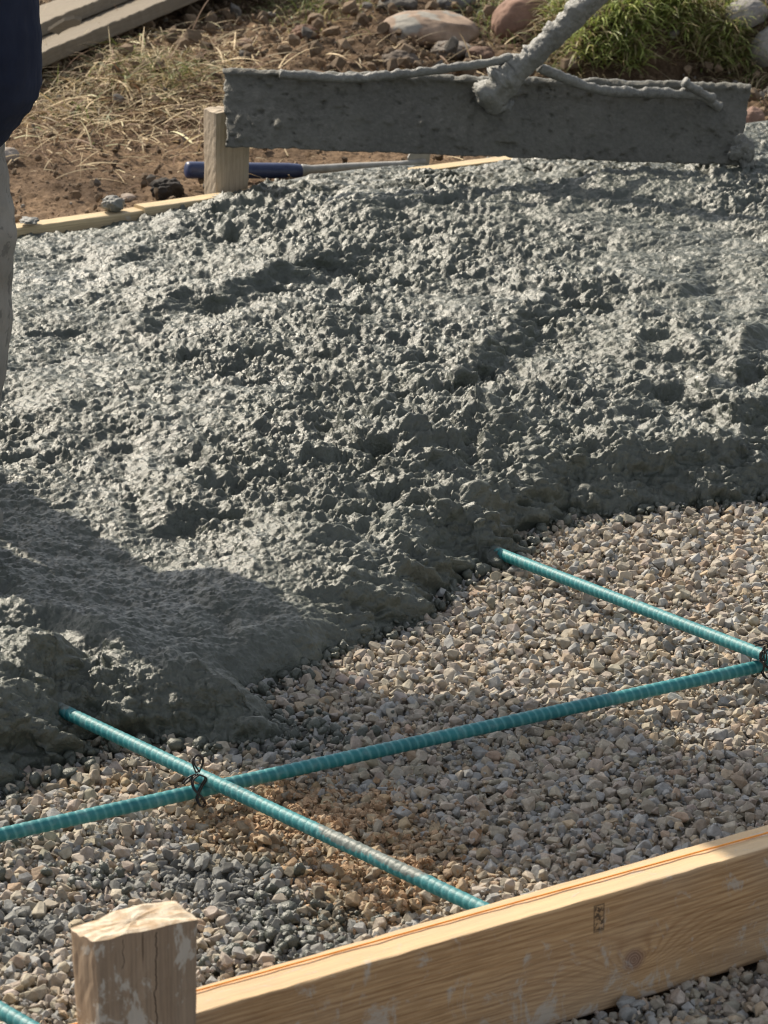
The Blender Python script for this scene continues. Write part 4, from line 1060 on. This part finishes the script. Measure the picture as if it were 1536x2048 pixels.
# navy trousers: each leg, edge traced on the visible one
e_n = [(4, 292), (22, 268), (45, 240), (66, 212), (78, 190), (84, 165), (85, 130), (84, 80), (80, 30), (76, -30), (68, -120)]
R_ = [0.052, 0.058, 0.064, 0.07, 0.074, 0.076, 0.078, 0.08, 0.08, 0.08, 0.08]
l1 = [(Vector((px_edge(x, y).x-r_, YP-0.005, px_edge(x, y).z)), r_, r_, 0) for (x, y), r_ in zip(e_n, R_)]
top1 = hipc-perp*0.10+Vector((0, 0, 0.92)); top2 = hipc+perp*0.10+Vector((0, 0, 0.92))
l1 += [((l1[-1][0]*0.5+top1*0.5), 0.095, 0.10, yaw*0), (top1, 0.11, 0.13, 0)]
def shift(l, d, t2):
    out = []
    for i, c in enumerate(l):
        w_ = 1 if i < 10 else (0.5 if i == len(l)-2 else 0.75); out.append((c[0]+d*w_ if i < len(l)-1 else t2, c[1], c[2], 0))
    return out
blob(l1, k=4, name='trouser_leg', m=M_NAVY, parent=wk, amp=0.012)
blob(shift(l1, foot2-foot1, top2), k=4, name='trouser_leg', m=M_NAVY, parent=wk, amp=0.012, seed=3)
H = hipc
blob([(H+Vector((0, 0, .82)), .17, .12, yaw), (H+Vector((0, 0, .95)), .20, .14, yaw), (H+Vector((0, 0, 1.10)), .20, .135, yaw), (H+Vector((.01, -.01, 1.30)), .225, .14, yaw), (H+Vector((.02, -.02, 1.47)), .24, .13, yaw), (H+Vector((.02, -.02, 1.55)), .18, .11, yaw), (H+Vector((.02, -.02, 1.60)), .07, .07, yaw)], name='jacket', m=M_VEST, parent=wk, amp=.012)
for s in (-1, 1):
    sh = H+perp*0.20*s+Vector((.02, -.02, 1.47)); el = sh+perp*0.07*s+Vector((0, 0, -.29))+sunh*0.04; wr = el+sunh*0.20+Vector((0, 0, -.12))-perp*0.05*s
    v_, f_ = tube(spline([sh, el, wr], 8), [0.065]*6+[0.058]*6+[0.045]*5, 18); link_mesh('sleeve', py_mesh('sleeve', v_, f_), M_VEST, wk)
    # hand: palm with four fingers and a thumb
    hd_ = (wr-el).normalized(); V, Fc = tube([wr, wr+hd_*0.04, wr+hd_*0.09], [0.026, 0.036, 0.034], 14, scale2=0.55)
    sd, up_ = frame_along(hd_)
    for k in range(4):
        b0_ = wr+hd_*0.085+sd*(0.026-0.0175*k); ln_ = (0.065, 0.075, 0.07, 0.055)[k]
        v2, f2 = tube([b0_, b0_+hd_*ln_*.5-up_*.006, b0_+hd_*ln_*.85-up_*.028, b0_+hd_*ln_*.8-up_*.045], [0.0095, 0.009, 0.008, 0.006], 8); o_ = len(V); V = list(V)+list(v2); Fc = Fc+[tuple(i+o_ for i in f) for f in f2]
    b0_ = wr+hd_*0.03+sd*0.03; v2, f2 = tube([b0_, b0_+sd*.025+hd_*.02-up_*.01, b0_+sd*.03+hd_*.05-up_*.02], [0.012, 0.011, 0.007], 8); o_ = len(V); V = list(V)+list(v2); Fc = Fc+[tuple(i+o_ for i in f) for f in f2]
    link_mesh('hand', py_mesh('hand', V, Fc), M_SKIN, wk)
hc = H+Vector((.03, -.03, 1.71))
blob([(hc+Vector((0, 0, -.16)), .055, .055, 0), (hc+Vector((.0, 0, -.10)), .06, .065, 0), (hc+Vector((.01, -.01, -.05)), .072, .085, 0), (hc+Vector((0, 0, .02)), .078, .095, 0), (hc+Vector((0, 0, .08)), .066, .08, 0), (hc+Vector((0, 0, .115)), .02, .02, 0)], name='head', m=M_SKIN, parent=wk)
blob([(hc+Vector((0, 0, .045)), .18, .19, 0), (hc+Vector((0, 0, .05)), .09, .105, 0), (hc+Vector((0, 0, .10)), .085, .10, 0), (hc+Vector((0, 0, .14)), .05, .06, 0), (hc+Vector((0, 0, .15)), .01, .01, 0)], name='hat', m=M_HAT, parent=wk)

# ------------------------------------------------------------------ light
SUN_EL = math.radians(41); to_sun = Vector((-sunh.x*math.cos(SUN_EL), -sunh.y*math.cos(SUN_EL), math.sin(SUN_EL)))
sd_ = bpy.data.lights.new('sun', 'SUN'); sd_.energy = 4.8; sd_.angle = math.radians(0.55); sd_.color = (1.0, 0.89, 0.73)
so_ = bpy.data.objects.new('sun', sd_); C.objects.link(so_); so_.rotation_euler = to_sun.to_track_quat('Z', 'Y').to_euler(); so_.location = (0, 0, 5)
w = bpy.data.worlds.new('World'); bpy.context.scene.world = w; w.use_nodes = True
nt = w.node_tree; sky = nt.nodes.new('ShaderNodeTexSky'); sky.sky_type = 'NISHITA'; sky.sun_disc = False
sky.sun_elevation = SUN_EL; sky.sun_rotation = math.atan2(to_sun.x, to_sun.y); sky.air_density = 1.0; sky.dust_density = 2.0
bgd = nt.nodes['Background']; bgd.inputs['Strength'].default_value = 0.13; hs = nt.nodes.new('ShaderNodeHueSaturation'); hs.inputs['Saturation'].default_value = 0.38; nt.links.new(sky.outputs[0], hs.inputs['Color']); nt.links.new(hs.outputs[0], bgd.inputs['Color'])

cam = bpy.data.cameras.new('camera'); co = bpy.data.objects.new('camera', cam); C.objects.link(co)
co.location = (0, 0, CH); co.rotation_euler = (math.pi/2-PITCH, 0, 0)
cam.sensor_fit = 'VERTICAL'; cam.sensor_height = 36; cam.lens = F/2048*36; cam.clip_start = 0.05; cam.clip_end = 600
cam.dof.use_dof = True; cam.dof.focus_distance = 3.5; cam.dof.aperture_fstop = 27
sc = bpy.context.scene; sc.camera = co
sc.view_settings.view_transform = 'Standard'; sc.view_settings.look = 'None'; sc.view_settings.exposure = 0.38; sc.view_settings.gamma = 1
sc.cycles.max_bounces = 6; sc.cycles.pixel_filter_type = 'BLACKMAN_HARRIS'; sc.cycles.filter_width = 1.15
